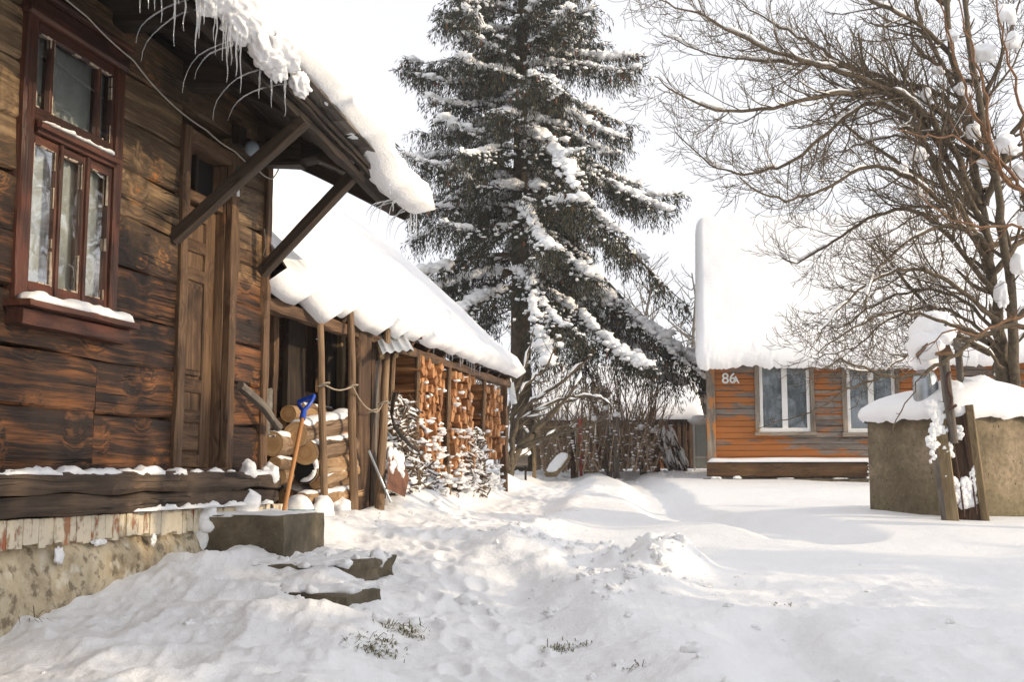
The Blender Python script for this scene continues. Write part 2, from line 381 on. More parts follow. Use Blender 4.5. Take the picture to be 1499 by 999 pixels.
    # spruce needles
    m, nt, b = new_mat('spruce needles'); q = NT(nt)
    rnd = q.n('NewGeometry').outputs['Random Per Island']
    col = q.ramp(rnd, [(0., (.014, .017, .011)), (.5, (.027, .031, .020)), (.82, (.050, .049, .030)), (1., (.10, .066, .036))])
    nt.links.new(col, b.inputs['Base Color']); b.inputs['Roughness'].default_value = .7; b.inputs['Specular IOR Level'].default_value = .25; M['needles'] = m
_special()

# ------------------------------------------------------------------ mesh builder (world coordinates)
_ICO = {}
def ico(sub):
    if sub not in _ICO:
        bm = bmesh.new(); bmesh.ops.create_icosphere(bm, subdivisions=sub, radius=1.0)
        _ICO[sub] = ([v.co.copy() for v in bm.verts], [[v.index for v in f.verts] for f in bm.faces]); bm.free()
    return _ICO[sub]
ORG = {}
class MB:
    def __init__(s, fr=None): s.v = []; s.f = []; s.g = []; s.m = []; s.fr = fr
    def W(s, p): return s.fr.w(p) if s.fr else V(p)
    def add(s, vs, fs, gs=None, mat=0):
        o = len(s.v); s.v.extend(vs); s.g.extend(gs if gs else vs)
        s.f.extend([tuple(i + o for i in f) for f in fs]); s.m.extend([mat] * len(fs))
    def timber(s, p0, p1, w, h, seg=None, jit=.004, ch=.12, up=None, taper=1.0, mat=0, bow=0., seed=None):
        """bevelled timber from p0 to p1 (frame coords); w across, h along up"""
        p0 = s.W(p0); p1 = s.W(p1); ax = p1 - p0; L = ax.length
        if L < 1e-6: return
        ax.normalize(); up = V(up) if up else (V((0, 0, 1)) if abs(ax.z) < .8 else (s.fr.n if s.fr else V((1, 0, 0))))
        if s.fr and up.z == 0 and False: pass
        sd = ax.cross(up); sd.normalize(); u = sd.cross(ax); u.normalize()
        n = seg or max(2, min(40, int(L / .12))); c = ch * min(w, h)
        sh = [(-w / 2 + c, -h / 2), (w / 2 - c, -h / 2), (w / 2, -h / 2 + c), (w / 2, h / 2 - c), (w / 2 - c, h / 2), (-w / 2 + c, h / 2), (-w / 2, h / 2 - c), (-w / 2, -h / 2 + c)]
        sd0 = R.random() * 50 if seed is None else seed; go = V((R.random() * 40, R.random() * 40, R.random() * 40))
        vs = []; gs = []
        for i in range(n + 1):
            t = i / n; k = lerp(1, taper, t); b = bow * math.sin(math.pi * t)
            for j, (a, e) in enumerate(sh):
                dx = jit * nz((t * L * 3 + sd0, j * .7, sd0), 1.0) * 2; dy = jit * nz((t * L * 3 - sd0, j * .7 + 9, sd0), 1.0) * 2
                vs.append(p0 + ax * (L * t) + sd * (a * k + dx) + u * (e * k + dy + b)); gs.append(V((L * t, a, e)) + go)
        fs = [(i * 8 + j, i * 8 + (j + 1) % 8, (i + 1) * 8 + (j + 1) % 8, (i + 1) * 8 + j) for i in range(n) for j in range(8)]
        fs += [tuple(reversed(range(8))), tuple(range(n * 8, n * 8 + 8))]
        s.add(vs, fs, gs, mat)
    def box(s, a, b, **k):
        """axis box in frame coords between corners a and b, grain along its longest side"""
        a = V(a); b = V(b); lo = V([min(x, y) for x, y in zip(a, b)]); hi = V([max(x, y) for x, y in zip(a, b)]); d = hi - lo; m = (lo + hi) / 2
        i = max(range(3), key=lambda q: d[q]); p0 = m.copy(); p1 = m.copy(); p0[i] = lo[i]; p1[i] = hi[i]
        if i == 2:
            up = s.fr.d if s.fr else V((0, 1, 0)); s.timber(p0, p1, d.x, d.y, up=up, **k)
        elif i == 1: s.timber(p0, p1, d.x, d.z, **k)
        else: s.timber(p0, p1, d.y, d.z, **k)
    def tube(s, pts, rad, sides=8, cap=True, mat=0, rough=0., capmat=None, world=False, gk=1.0):
        pts = [V(p) if world else s.W(p) for p in pts]; n = len(pts)
        if not hasattr(rad, '__len__'): rad = [rad] * n
        go = V((R.random() * 40, R.random() * 40, R.random() * 40)); sd0 = R.random() * 90
        t = (pts[1] - pts[0]).normalized(); a = V((0, 0, 1)) if abs(t.z) < .9 else V((1, 0, 0)); u = t.cross(a).normalized()
        vs = []; gs = []; acc = 0
        for i, p in enumerate(pts):
            tt = (pts[min(i + 1, n - 1)] - pts[max(i - 1, 0)])
            if tt.length < 1e-9: tt = t.copy()
            tt.normalize(); u = (u - tt * u.dot(tt))
            if u.length < 1e-6: u = tt.orthogonal()
            u.normalize(); w = tt.cross(u)
            if i: acc += (p - pts[i - 1]).length
            for j in range(sides):
                an = 2 * math.pi * j / sides; r = rad[i]
                if rough: r *= 1 + rough * nz((acc * 6 + sd0, math.cos(an) * 1.3, math.sin(an) * 1.3 + sd0)) 
                vs.append(p + u * (math.cos(an) * r) + w * (math.sin(an) * r)); gs.append(V((acc * gk, math.cos(an) * rad[i] * 1.5, math.sin(an) * rad[i] * 1.5)) + go)
        fs = [(i * sides + j, i * sides + (j + 1) % sides, (i + 1) * sides + (j + 1) % sides, (i + 1) * sides + j) for i in range(n - 1) for j in range(sides)]
        s.add(vs, fs, gs, mat)
        if cap:
            cm = mat if capmat is None else capmat
            for k, rev in ((0, True), (n - 1, False)):
                ring = vs[k * sides:(k + 1) * sides]; idx = list(range(sides))
                # own vertices, so the cut keeps a crisp rim and ring-wise grain
                cen = sum(ring, V()) / sides
                gg = [V((.3 * j / sides, rad[k] * 3, 0)) + go for j in range(sides)] + [go.copy()]
                f = [(j, (j + 1) % sides, sides) for j in range(sides)]
                if rev: f = [tuple(reversed(x)) for x in f]
                s.add(ring + [cen], f, gg, cm)
    def blob(s, c, r, sub=3, amp=.25, sc=1.5, flat=None, mat=0, world=False):
        vs, fs = ico(sub); c = V(c) if world else s.W(c); sd = R.random() * 99
        r = V(r) if hasattr(r, '__len__') else V((r, r, r)); out = []
        for v in vs:
            k = 1 + amp * nz((v.x * sc + sd, v.y * sc, v.z * sc)) * 1.6 + amp * .4 * nz((v.x * sc * 3 + sd, v.y * sc * 3, v.z * sc * 3))
            p = V((v.x * r.x * k, v.y * r.y * k, v.z * r.z * k))
            if flat is not None and p.z < -r.z * flat: p.z = -r.z * flat
            out.append(c + p)
        s.add(out, fs, None, mat)
    def strip(s, pts, width, thick, side=None, n=9, amp=.3, fq=6., round_end=True, mat=0, world=False, over=0.):
        """snow lying along a path: domed cross-section, uneven edges"""
        pts = [V(p) if world else s.W(p) for p in pts]; m = len(pts); sd0 = R.random() * 99
        vs = []; acc = 0; tot = sum((pts[i + 1] - pts[i]).length for i in range(m - 1))
        for i, p in enumerate(pts):
            if i: acc += (p - pts[i - 1]).length
            t = pts[min(i + 1, m - 1)] - pts[max(i - 1, 0)]; t.normalize()
            sdv = V(side) if side is not None else t.cross(V((0, 0, 1)))
            if sdv.length < 1e-4: sdv = V((1, 0, 0))
            sdv.normalize(); up = sdv.cross(t); 
            if up.z < 0: up = -up
            e = 1.0
            if round_end: e = math.sqrt(max(0, 1 - (1 - min(1, min(acc, tot - acc) / (thick * 1.2 + .01))) ** 2)) * .98 + .02
            w = (width(acc / tot) if callable(width) else width) * (1 + amp * nz((acc * fq + sd0, 1, 0))); h = thick * e * (1 + amp * nz((acc * fq * .8, 7 + sd0, 3)) * 1.3)
            for j in range(n):
                a = math.pi * j / (n - 1); q = 1 + .5 * amp * nz((acc * fq * 2, j * .9, sd0))
                vs.append(p + sdv * (math.cos(a) * w / 2 * q * (.35 + .65 * e)) + up * ((math.sin(a) ** .7) * h * q - (over if j in (0, n - 1) else 0) - .004))
        fs = [(i * n + j, i * n + j + 1, (i + 1) * n + j + 1, (i + 1) * n + j) for i in range(m - 1) for j in range(n - 1)]
        fs += [(i * n, (i + 1) * n, (i + 1) * n + n - 1, i * n + n - 1) for i in range(m - 1)]
        fs += [tuple(range(n)), tuple(reversed(range((m - 1) * n, m * n)))]
        s.add(vs, fs, None, mat)
    def build(s, name, mats, parent=None, smooth=False, label=None, cat=None, group=None, kind=None, origin=None, gc=True):
        mats = mats if isinstance(mats, (list, tuple)) else [mats]
        arr = np.array([tuple(v) for v in s.v], dtype=np.float64)
        if parent is not None: o = ORG[parent.name]
        elif origin is not None: o = V(origin)
        else:
            lo = arr.min(0); hi = arr.max(0); o = V(((lo[0] + hi[0]) / 2, (lo[1] + hi[1]) / 2, lo[2]))
        me = bpy.data.meshes.new(name)
        me.from_pydata((arr - np.array(tuple(o))).tolist(), [], s.f)
        if gc:
            at_ = me.attributes.new('gc', 'FLOAT_VECTOR', 'POINT'); at_.data.foreach_set('vector', np.array([tuple(v) for v in s.g], dtype=np.float32).ravel())
        for m in mats: me.materials.append(M[m] if isinstance(m, str) else m)
        me.polygons.foreach_set('material_index', s.m)
        if smooth is not False:
            me.polygons.foreach_set('use_smooth', [True] * len(me.polygons))
            if smooth is not True: me.set_sharp_from_angle(angle=math.radians(smooth))
        ob = bpy.data.objects.new(name, me); C.objects.link(ob)
        ORG[ob.name] = o
        if parent is not None: ob.parent = parent; ORG[ob.name] = o
        else: ob.location = o
        tag(ob, label, cat, group, kind)
        return ob
def tag(o, label=None, cat=None, group=None, kind=None):
    for k, v in (('label', label), ('category', cat), ('group', group), ('kind', kind)):
        if v: o[k] = v
    return o
def thing(name, loc, label, cat, group=None, kind=None):
    o = bpy.data.objects.new(name, None); C.objects.link(o); o.location = loc; o.empty_display_size = .2; ORG[o.name] = V(loc)
    return tag(o, label, cat, group, kind)
def mesh_np(name, verts, faces_flat, per, mat, parent, smooth=False, label=None, cat=None, kind=None, origin=None):
    """verts Nx3 world, faces Mxper index array"""
    o = ORG[parent.name] if parent is not None else V(origin or (0, 0, 0))
    me = bpy.data.meshes.new(name); nv = len(verts); nf = len(faces_flat)
    me.vertices.add(nv); me.vertices.foreach_set('co', (np.asarray(verts, dtype=np.float32) - np.array(tuple(o), dtype=np.float32)).ravel())
    me.loops.add(nf * per); me.loops.foreach_set('vertex_index', np.asarray(faces_flat, dtype=np.int32).ravel())
    me.polygons.add(nf); me.polygons.foreach_set('loop_start', np.arange(nf, dtype=np.int32) * per); me.polygons.foreach_set('loop_total', np.full(nf, per, dtype=np.int32))
    me.materials.append(M[mat] if isinstance(mat, str) else mat); me.update(calc_edges=True)
    if smooth: me.polygons.foreach_set('use_smooth', np.ones(nf, dtype=bool))
    ob = bpy.data.objects.new(name, me); C.objects.link(ob); ORG[ob.name] = o
    if parent is not None: ob.parent = parent
    else: ob.location = o
    return tag(ob, label, cat, None, kind)

# ------------------------------------------------------------------ setting: snow ground
def make_ground():
    ys = list(np.arange(-14, 2.4, .5)); y = 2.4
    while y < 34: ys.append(y); y *= 1.0046
    while y < 420: ys.append(y); y *= 1.05
    ys = np.array(ys)
    core = np.linspace(-.56, .56, 560); out = .56 * 1.09 ** np.arange(1, 36)
    us = np.concatenate([-out[::-1], core, out])
    Y, U = np.meshgrid(ys, us, indexing='ij'); X = U * np.maximum(Y, 2.4)
    X = np.where(Y < 2.4, U * (2.4 + (2.4 - Y) * .3), X)
    Z = ground_h(X, Y)
    n, m = Y.shape; idx = np.arange(n * m).reshape(n, m)
    fa = np.stack([idx[:-1, :-1], idx[:-1, 1:], idx[1:, 1:], idx[1:, :-1]], -1).reshape(-1, 4)
    mesh_np('snow_ground', np.stack([X, Y, Z], -1).reshape(-1, 3), fa, 4, 'snow', None, True, label='snow covered yard with a trodden path and shovelled banks', kind='structure')
make_ground()

def roof_snow(fr, ys, base, outer, kfun, parent, name='roof_snow', lump=.05, lf=1.2, lip=None, mat='snow_smooth', lab=None):
    """base/outer: lists of (x,z) profile points; swept along ys in frame fr"""
    mb = MB(fr); n = len(base); sd = R.random() * 60
    for y in ys:
        k = kfun(y)
        for j in range(n):
            bx, bz = base[j]; ox, oz = outer[j]
            dx, dz = (lip(y, j) if lip else (0, 0))
            nn = lump * (nz((ox * lf, y * lf, oz * lf), 1, sd) + .5 * nz((ox * lf * 3, y * lf * 3, oz * lf * 3), 1, sd))
            px = bx + (ox + dx - bx) * k; pz = bz + (oz + dz - bz) * k
            d = V((ox - bx, oz - bz)); d = d.normalized() if d.length > 1e-4 else V((0, 0))
            mb.v.append(fr.w((px + d.x * nn * k, y, pz + d.y * nn * k)))
    mb.g = mb.v; m = len(ys)
    mb.f = [(i * n + j, (i + 1) * n + j, (i + 1) * n + j + 1, i * n + j + 1) for i in range(m - 1) for j in range(n - 1)]; mb.m = [0] * len(mb.f)
    return mb.build(name, mat, parent, smooth=True, gc=False)
def resample(pts, n):
    pts = [V((p[0], p[1])) for p in pts]; L = [0]
    for a, b in zip(pts, pts[1:]): L.append(L[-1] + (b - a).length)
    out = []
    for i in range(n):
        s = L[-1] * i / (n - 1); k = 0
        while k < len(pts) - 2 and L[k + 1] < s: k += 1
        t = (s - L[k]) / max(1e-9, L[k + 1] - L[k]); out.append(tuple(pts[k].lerp(pts[k + 1], t)))
    return out
def frange(a, b, st):
    n = max(1, int(abs(b - a) / st)); return [a + (b - a) * i / n for i in range(n + 1)]
def icicle_mesh(fr, p, ln, r, curve, parent):
    mb = MB(fr); pts = []; rad = []; n = 9
    for i in range(n):
        t = i / (n - 1); a = curve * (1 - t) ** 1.6
        pts.append((p[0] - curve * (1 - (1 - t) ** 2), p[1] + .02 * nz((t * 3, p[1] * 9, 0)), p[2] - ln * (t if curve == 0 else t ** 1.7)))
        rad.append(r * (1 - t) ** .8 * (1 + .25 * nz((t * 9, p[1] * 20, 1))) + .0012)
    mb.tube(pts, rad, 6); return mb.build('icicle', 'ice', parent, smooth=True, gc=False)

# ------------------------------------------------------------------ the log house
def log_house():
    H = thing('log_house', HF.w((-2.5, -3, .0)), 'dark weathered log house with red window and deep snowy eaves', 'house')
    mb = MB(HF)
    zs = [.80, 1.13, 1.42, 1.70, 1.98, 2.27, 2.55, 2.84, 3.12, 3.42]
    win = (-2.78, -2.02, 1.66, 3.10); door = (-1.24, -.56, .8, 2.98); YN = -9.0
    for k, (z0, z1) in enumerate(zip(zs, zs[1:])):
        cuts = [(YN, -.002)]
        def sub(cuts, a, b):
            o = []
            for c, d in cuts:
                if b <= c or a >= d: o.append((c, d)); continue
                if a > c: o.append((c, a))
                if b < d: o.append((b, d))
            return o
        if z1 > win[2] + .05 and z0 < win[3] - .05: cuts = sub(cuts, win[0] - .01, win[1] + .01)
        if z1 > door[2] + .05 and z0 < door[3] - .05: cuts = sub(cuts, door[0], door[1])
        if z1 < 1.5: cuts = sub(cuts, -2.085, -2.08)
        for a, b in cuts:
            if b - a < .04: continue
            x = -.085 + R.uniform(-.006, .008); tz = R.uniform(-.012, .012)
            mb.timber((x, a + .003, (z0 + z1) / 2 + tz), (x, b - .003, (z0 + z1) / 2 - tz), .17, z1 - z0 - .007, seg=max(3, int((b - a) / .09)), jit=.007, ch=.07)
    # far gable wall and the unseen back
    for k, (z0, z1) in enumerate(zip(zs, zs[1:])):
        mb.timber((-5.2, -.09, (z0 + z1) / 2), (-.17, -.09, (z0 + z1) / 2), .16, z1 - z0 - .01, jit=.005)
        mb.timber((-5.1, YN, (z0 + z1) / 2), (-5.1, -.2, (z0 + z1) / 2), .16, z1 - z0 - .01, jit=.005, seg=6)
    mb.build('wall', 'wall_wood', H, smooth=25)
    mb = MB(HF); mb.timber((.015, YN, .748), (.015, .0, .757), .30, .112, seg=110, jit=.012, ch=.2); mb.timber((.010, YN, .638), (.012, .0, .645), .30, .108, seg=110, jit=.012, ch=.2); mb.build('sill_beam', 'beam_wood', H, smooth=30)
    # snow lying on the sill beam
    mb = MB(HF)
    for a, b, w in ((-5.5, -2.75, .10), (-2.8, -1.32, .10), (-1.22, -.62, .05), (-.5, -.03, .12)):
        mb.strip([(.115 + .012 * nz((y * 3, 0, 1)), y, .80 + .012 * nz((y * 4, 1, 0))) for y in frange(a, b, .025)], w, .032, side=HF.n, amp=.75, fq=9)
    mb.blob((.13, -.43, .82), (.05, .11, .07), 3, .3); mb.blob((.13, -.08, .80), (.06, .08, .07), 3, .3); 
    mb.strip([(.14, y, .597) for y in frange(-1.9, -.1, .025)], .09, .03, side=HF.n, amp=.9, fq=9)
    mb.build('ledge_snow', 'snow', H, smooth=True, gc=False, kind='stuff')
    # foundation
    mb = MB(HF); y = YN
    while y < 0.25:
        w = R.uniform(.058, .072); mb.box((-.16, y, .455 + R.uniform(-.012, .012)), (.115 + R.uniform(-.005, .004), y + w - .0012, .585), jit=.003, ch=.07, seg=3); y += w
    mb.build('brick_course', 'brick', H, smooth=30)
    mb = MB(HF); n = 9; yy = frange(YN, .28, .05)
    for y in yy:
        for j in range(n):
            t = j / (n - 1); z = lerp(.47, -.25, t); x = .10 + .03 * smooth(t * 3) + .05 * t + .035 * nz((y * 1.7, z * 3, 4)) + .015 * nz((y * 7, z * 9, 2)) - (.05 if j == 0 else 0)
            if y > .25: x = min(x, -.1)
            mb.v.append(HF.w((x, y, z + (.02 * nz((y * 2, 3, 3)) if j < 2 else 0))))
    mb.g = mb.v; mb.f = [(i * n + j, i * n + j + 1, (i + 1) * n + j + 1, (i + 1) * n + j) for i in range(len(yy) - 1) for j in range(n - 1)]; mb.m = [0] * len(mb.f)
    mb.build('plaster_base', 'plaster', H, smooth=True)
    mb = MB(HF)
    mb.blob((.128, -2.55, .40), (.016, .05, .045), 3, .4); mb.blob((.128, -2.2, .445), (.02, .09, .016), 3, .4); mb.blob((.13, -1.65, .43), (.014, .03, .03), 3, .4)
    mb.build('clinging_snow', 'snow', H, smooth=True, gc=False, kind='stuff')
    # corner post
    mb = MB(HF); mb.timber((-.012, .022, .62), (-.012, .022, 3.3), .095, .085, jit=.006, up=HF.d); mb.build('corner_post', 'old_wood', H, smooth=30)
    # dark lining inside
    mb = MB(HF)
    for q in (((-.36, -9, .7), (-.35, -1.3, 3.5)), ((-.46, -1.3, .7), (-.45, -.2, 3.5))): pass
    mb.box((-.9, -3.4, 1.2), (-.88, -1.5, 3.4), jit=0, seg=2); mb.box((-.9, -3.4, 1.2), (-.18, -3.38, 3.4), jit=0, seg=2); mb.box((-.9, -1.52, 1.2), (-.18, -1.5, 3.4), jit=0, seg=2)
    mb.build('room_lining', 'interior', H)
    # ---- window
    a, b, z0, z1 = win
    mb = MB(HF)   # casing boards
    mb.box((-.10, a - .075, z0 - .02), (.036, a + .012, z1 - .01), jit=.003); mb.box((-.10, b - .012, z0 - .02), (.036, b + .06, z1 - .01), jit=.003)
    mb.box((-.10, a - .08, z1 - .008), (.05, b + .065, z1 + .10), jit=.003); mb.box((-.02, a - .09, z1 + .102), (.075, b + .075, z1 + .13), jit=.003)
    mb.box((-.11, a + .027, z0 - .02), (.03, b - .027, z0 + .035), jit=.002)
    W = mb.build('window', 'window_paint', H, smooth=30, label='red-brown casement window with peeling paint and six panes')
    mb = MB(HF); zt = 2.535
    mb.box((-.09, a + .027, zt - .03), (.045, b - .027, zt + .035), jit=.003); mb.box((.047, a + .01, zt - .012), (.075, b - .01, zt + .014), jit=.003); mb.build('transom_bar', 'window_paint', W, smooth=30)
    mb = MB(HF); mb.strip([(.045, y, zt + .034) for y in frange(a + .05, b - .06, .02)], .05, .014, side=HF.n, amp=.9, fq=14); mb.build('transom_snow', 'snow', W, smooth=True, gc=False)
    mb = MB(HF); mb.box((-.02, a - .12, z0 - .055), (.15, b + .11, z0 - .022), jit=.004); mb.box((.0, a - .10, z0 - .14), (.10, b + .09, z0 - .057), jit=.004); mb.build('sill', 'window_paint', W, smooth=30)
    mb = MB(HF); mb.strip([(.095, y, z0 - .022) for y in frange(a - .11, b + .10, .02)], .12, .05, side=HF.n, amp=.5, fq=7); mb.build('sill_snow', 'snow', W, smooth=True, gc=False)
    def sash(y0, y1, s0, s1, st, rail, bars=()):
        mb = MB(HF); x0, x1 = -.04, .016
        mb.box((x0, y0, s0), (x1, y0 + st, s1), jit=.002); mb.box((x0, y1 - st, s0), (x1, y1, s1), jit=.002)
        mb.box((x0 + .001, y0 + st + .001, s0), (x1 - .001, y1 - st - .001, s0 + rail), jit=.002); mb.box((x0 + .001, y0 + st + .001, s1 - rail * .8), (x1 - .001, y1 - st - .001, s1), jit=.002)
        for y in bars: mb.box((x0 + .002, y - .012, s0 + rail + .001), (x1 - .003, y + .012, s1 - rail * .8 - .001), jit=.002)
        o = mb.build('sash', 'window_paint', W, smooth=30)
        ys = [y0 + st] + [q for y in bars for q in (y - .012, y + .012)] + [y1 - st]
        for c, d in zip(ys[::2], ys[1::2]):
            g = MB(HF); zz = (s0 + rail - .004, s1 - rail * .8 + .004); dx = .004 * R.uniform(-1, 1)
            g.add([HF.w(p) for p in ((.0, c - .003, zz[0]), (.0 + dx, d + .003, zz[0]), (.0 + dx, d + .003, zz[1]), (.0, c - .003, zz[1]))], [(0, 1, 2, 3)]); g.build('pane', 'window glass', W, gc=False)
            g = MB(HF)     # putty line, flaked
            for (p, q) in (((c, zz[0]), (c, zz[1])), ((d, zz[0]), (d, zz[1])), ((c, zz[0] + .004), (d, zz[0] + .004)), ((c, zz[1] - .004), (d, zz[1] - .004))):
                t = 0
                while t < 1:
                    l = R.uniform(.05, .3); e = min(1, t + l)
                    if R.random() < .45:
                        A = lerp(V(p), V(q), t); B = lerp(V(p), V(q), e); g.timber((.007, A.x, A.y), (.007, B.x, B.y), .010, .008, seg=4, jit=.003, up=HF.n)
                    t = e + R.uniform(0, .06)
            if g.v: g.build('putty', 'putty', W, kind='stuff')
    w = (b - a - .032) / 3
    sash(a + .014, b - .014, zt + .04, z1 - .012, .024, .07, bars=(a + .014 + .15, b - .014 - .15))
    for k in range(3): sash(a + .018 + w * k, a + .014 + w * (k + 1), z0 + .04, zt - .035, .026, .055)
    mb = MB(HF)
    for k in (1, 2): mb.box((.0165, a + .016 + w * k - .013, z0 + .04), (.028, a + .016 + w * k + .013, zt - .035), jit=.002)
    mb.build('mullion', 'window_paint', W, smooth=30)
    mb = MB(HF)
    for y in frange(a, b, .006): 
        for z in (z0, z1): mb.v.append(HF.w((-.060 + .010 * math.sin(y * 85) + .006 * math.sin(y * 37), y, z)))
    mb.g = mb.v; mb.f = [(i, i + 2, i + 3, i + 1) for i in range(0, len(mb.v) - 2, 2)]; mb.m = [0] * len(mb.f); mb.build('curtain', 'curtain', W, smooth=True, gc=False)
    # ---- door
    a, b, z0, z1 = door
    mb = MB(HF); 
    mb.box((-.24, a - .01, z0), (.035, a + .075, z1 + .02), jit=.006); mb.box((-.01, b - .035, z0), (.04, b + .075, z1 + .0), jit=.006); mb.box((-.24, a + .077, z1 - .075), (.03, b - .037, z1 + .02), jit=.006)
    mb.box((-.24, b - .036, z0), (-.012, b + .0, z1 - .08), jit=.004)
    mb.box((-.24, a + .077, z0), (.05, b - .037, z0 + .04), jit=.006)
    D = mb.build('door', 'door_wood', H, smooth=30, label='old panelled plank door set back between thick jambs')
    mb = MB(HF); x0, x1 = -.125, -.08; ya, yb = a + .077, b - .037; zt = 2.60
    mb.box((x0, ya, zt - .03), (x1 + .05, yb, zt + .03), jit=.003)
    mb.box((x0, ya, z0 + .042), (x1, ya + .13, zt - .032), jit=.003); mb.box((x0, yb - .13, z0 + .042), (x1, yb, zt - .032), jit=.003)
    for zz in (z0 + .042, 1.13, 1.33, 2.06, 2.25, 2.46): mb.box((x0, ya + .131, zz), (x1 - .002, yb - .131, zz + .085), jit=.003)
    mb.box((x0, ya + .132, z0 + .05), (x1 - .02, yb - .132, zt - .05), jit=.003, seg=6)
    mb.box((x0, ya + .165, 1.44), (x1 + .006, yb - .165, 2.03), jit=.003); mb.box((x0, ya + .185, 1.47), (x1 + .018, yb - .185, 2.0), jit=.003)
    mb.box((x0, ya + .165, .95), (x1 + .004, yb - .165, 1.10), jit=.003)
    mb.build('door_leaf', 'door_wood', D, smooth=30)
    mb = MB(HF); mb.box((x0 + .01, ya, zt + .032), (x0 + .012, yb, z1 - .078), jit=0, seg=2); mb.build('transom_backing', 'interior', D)
    mb = MB(HF); mb.box((x0, (ya + yb) / 2 - .02, zt + .032), (x1, (ya + yb) / 2 + .02, z1 - .078), jit=.002); mb.build('glazing_bar', 'dark_wood', D)
    # ---- roof
    mb = MB(HF); x1, ze, zr = .93, 2.93, 5.3; xr = -2.6; s = (3.43 - ze) / -x1
    nb = 8; y0, y1 = YN, .52
    prof = [(x1 - .10 + i * -(x1 + .02) / 5, ) for i in range(6)]
    def rz(x): return ze + (x1 - x) * .52
    for i in range(11):                    # boards of the underside run along the wall
        xa = x1 - i * .19; mb.timber((xa - .095, y0, rz(xa - .095)), (xa - .095, y1 + R.uniform(-.03, .03), rz(xa - .095)), .185, .025, seg=30, jit=.004, up=V((HF.n.x * .46, HF.n.y * .46, .89)))
    mb.timber((-1.3 - .7, y0, rz(-1.3 - .7)), (-1.3 - .7, y1, rz(-1.3 - .7)), 1.9, .03, seg=3, jit=0, up=V((HF.n.x * .46, HF.n.y * .46, .89)))
    mb.timber((-4.3, y0, 3.9), (-4.3, y1, 3.9), 3.4, .03, seg=3, jit=0, up=V((-HF.n.x * .46, -HF.n.y * .46, .89)))
    RO = mb.build('roof', 'dark_wood', H, smooth=30)
    for y in (-8, -7, -6, -5, -4, -3.1, -2.0, -1.18, -.1):      # beam ends carrying the eaves
        mb = MB(HF); L = .62 + R.uniform(-.05, .05)
        dz = .12 if y < -.5 else 0; mb.timber((-.1, y, 3.15 + dz), (L * .55, y, 3.12 + dz), .13, .17, jit=.006); mb.timber((L * .55, y, 3.125 + dz), (L, y, 3.15 + dz), .13, .13, jit=.008, taper=.7)
        mb.build('beam_end', 'dark_wood', RO, smooth=30); mb = MB(HF); mb.timber((.86, y, 2.93), (-.4, y, 3.56), .10, .11, jit=.004); mb.build('rafter', 'dark_wood', RO, smooth=30)
    mb = MB(HF); mb.box((.86, y0, 2.90), (.895, y1, 2.99), jit=.008, seg=60); mb.build('fascia_board', 'dark_wood', RO, smooth=30); mb = MB(HF); mb.box((.80, y0, 2.84), (.855, y1 - .06, 2.91), jit=.008, seg=60); mb.build('fascia_board', 'dark_wood', RO, smooth=30); mb = MB(HF)
    mb.timber((.93, y1 + .05, 2.89), (-2.6, y1 + .05, 2.89 + 3.53 * .52), .03, .14, jit=.006); mb.build('fascia_board', 'dark_wood', RO, smooth=30)
    # slate fringe below the snow
    mb = MB(HF); y = -3.2
    while y < y1 + .05:
        mb.box((.86, y, 2.995), (.99, y + .22, 3.005 + R.uniform(0, .01)), jit=.003, seg=3); y += .225
    mb.build('slate_edge', 'grey_wood', RO)
    for (p0, p1) in (((.0, -1.31, 2.25), (.88, -1.37, 2.93)), ((.05, -.14, 2.23), (.86, -.30, 2.93))):
        mb = MB(HF); mb.timber(p0, p1, .07, .085, jit=.003); mb.build('brace', 'brace_wood', H, smooth=30)
    # snow on the eaves
    def lip(y, j):
        d = .09 * nz((0, y * 1.1, 3)) + .05 * nz((0, y * 3.3, 7))
        if j < 5:
            q = -max(0, .10 * nz((j, y * 2.6, 11))) * max(smooth((-1.8 - y) / .25), smooth((y + .5) / .4)) if j > 0 else 0
            q -= (.15 * smooth((-1.8 - y) / .25) + .17 * smooth((y + .5) / .4) - .03) * (1 if j > 0 else .3)
            return (d * .5 - .03 - .03 * smooth((-y - .6) / .3) * smooth((y + 1.9) / .3), q)
        return (d * .6 if j < 12 else 0, .03 * nz((j * .3, y * 1.4, 1)))
    outer = resample([(.80, 3.02), (.95, 2.985), (1.06, 2.955), (1.135, 2.99), (1.17, 3.07), (1.15, 3.17), (1.06, 3.27), (.9, 3.37), (.5, 3.60), (-.5, 4.14), (-2.6, 5.25)], 26)
    base = [(min(x, .95), 3.03 + (.95 - min(x, .95)) * .52) for x, z in outer]
    def kf(y):
        d = .72 - y; return math.sqrt(max(0, 1 - (1 - min(1, d / .30)) ** 2)) * lerp(.72, 1.0, smooth((y + 1.7) / 1.5))
    roof_snow(HF, frange(-8.5, -3.6, .12) + frange(-3.58, .4, .03) + frange(.42, .72, .015), base, outer, kf, RO, lump=.07, lf=2.4, lip=lip, mat='snow')
    mb = MB(HF)
    for k in range(34):                    # rough clods frozen under the lip
        y = R.uniform(-3.4, .6); 
        y = R.gauss(-2.5, .38)
        mb.blob((R.uniform(.96, 1.05), y, 2.90 + R.uniform(-.06, .04)), (R.uniform(.05, .08), R.uniform(.09, .16), R.uniform(.045, .075)), 4, .26, sc=2.4)
    mb.build('frozen_clod', 'snow', RO, smooth=True, gc=False, kind='stuff')
    for k in range(30):
        y = R.uniform(-3.4, -1.85); icicle_mesh(HF, (R.uniform(.92, 1.03), y, 2.86), R.uniform(.10, .40), R.uniform(.003, .0075), 0, RO)
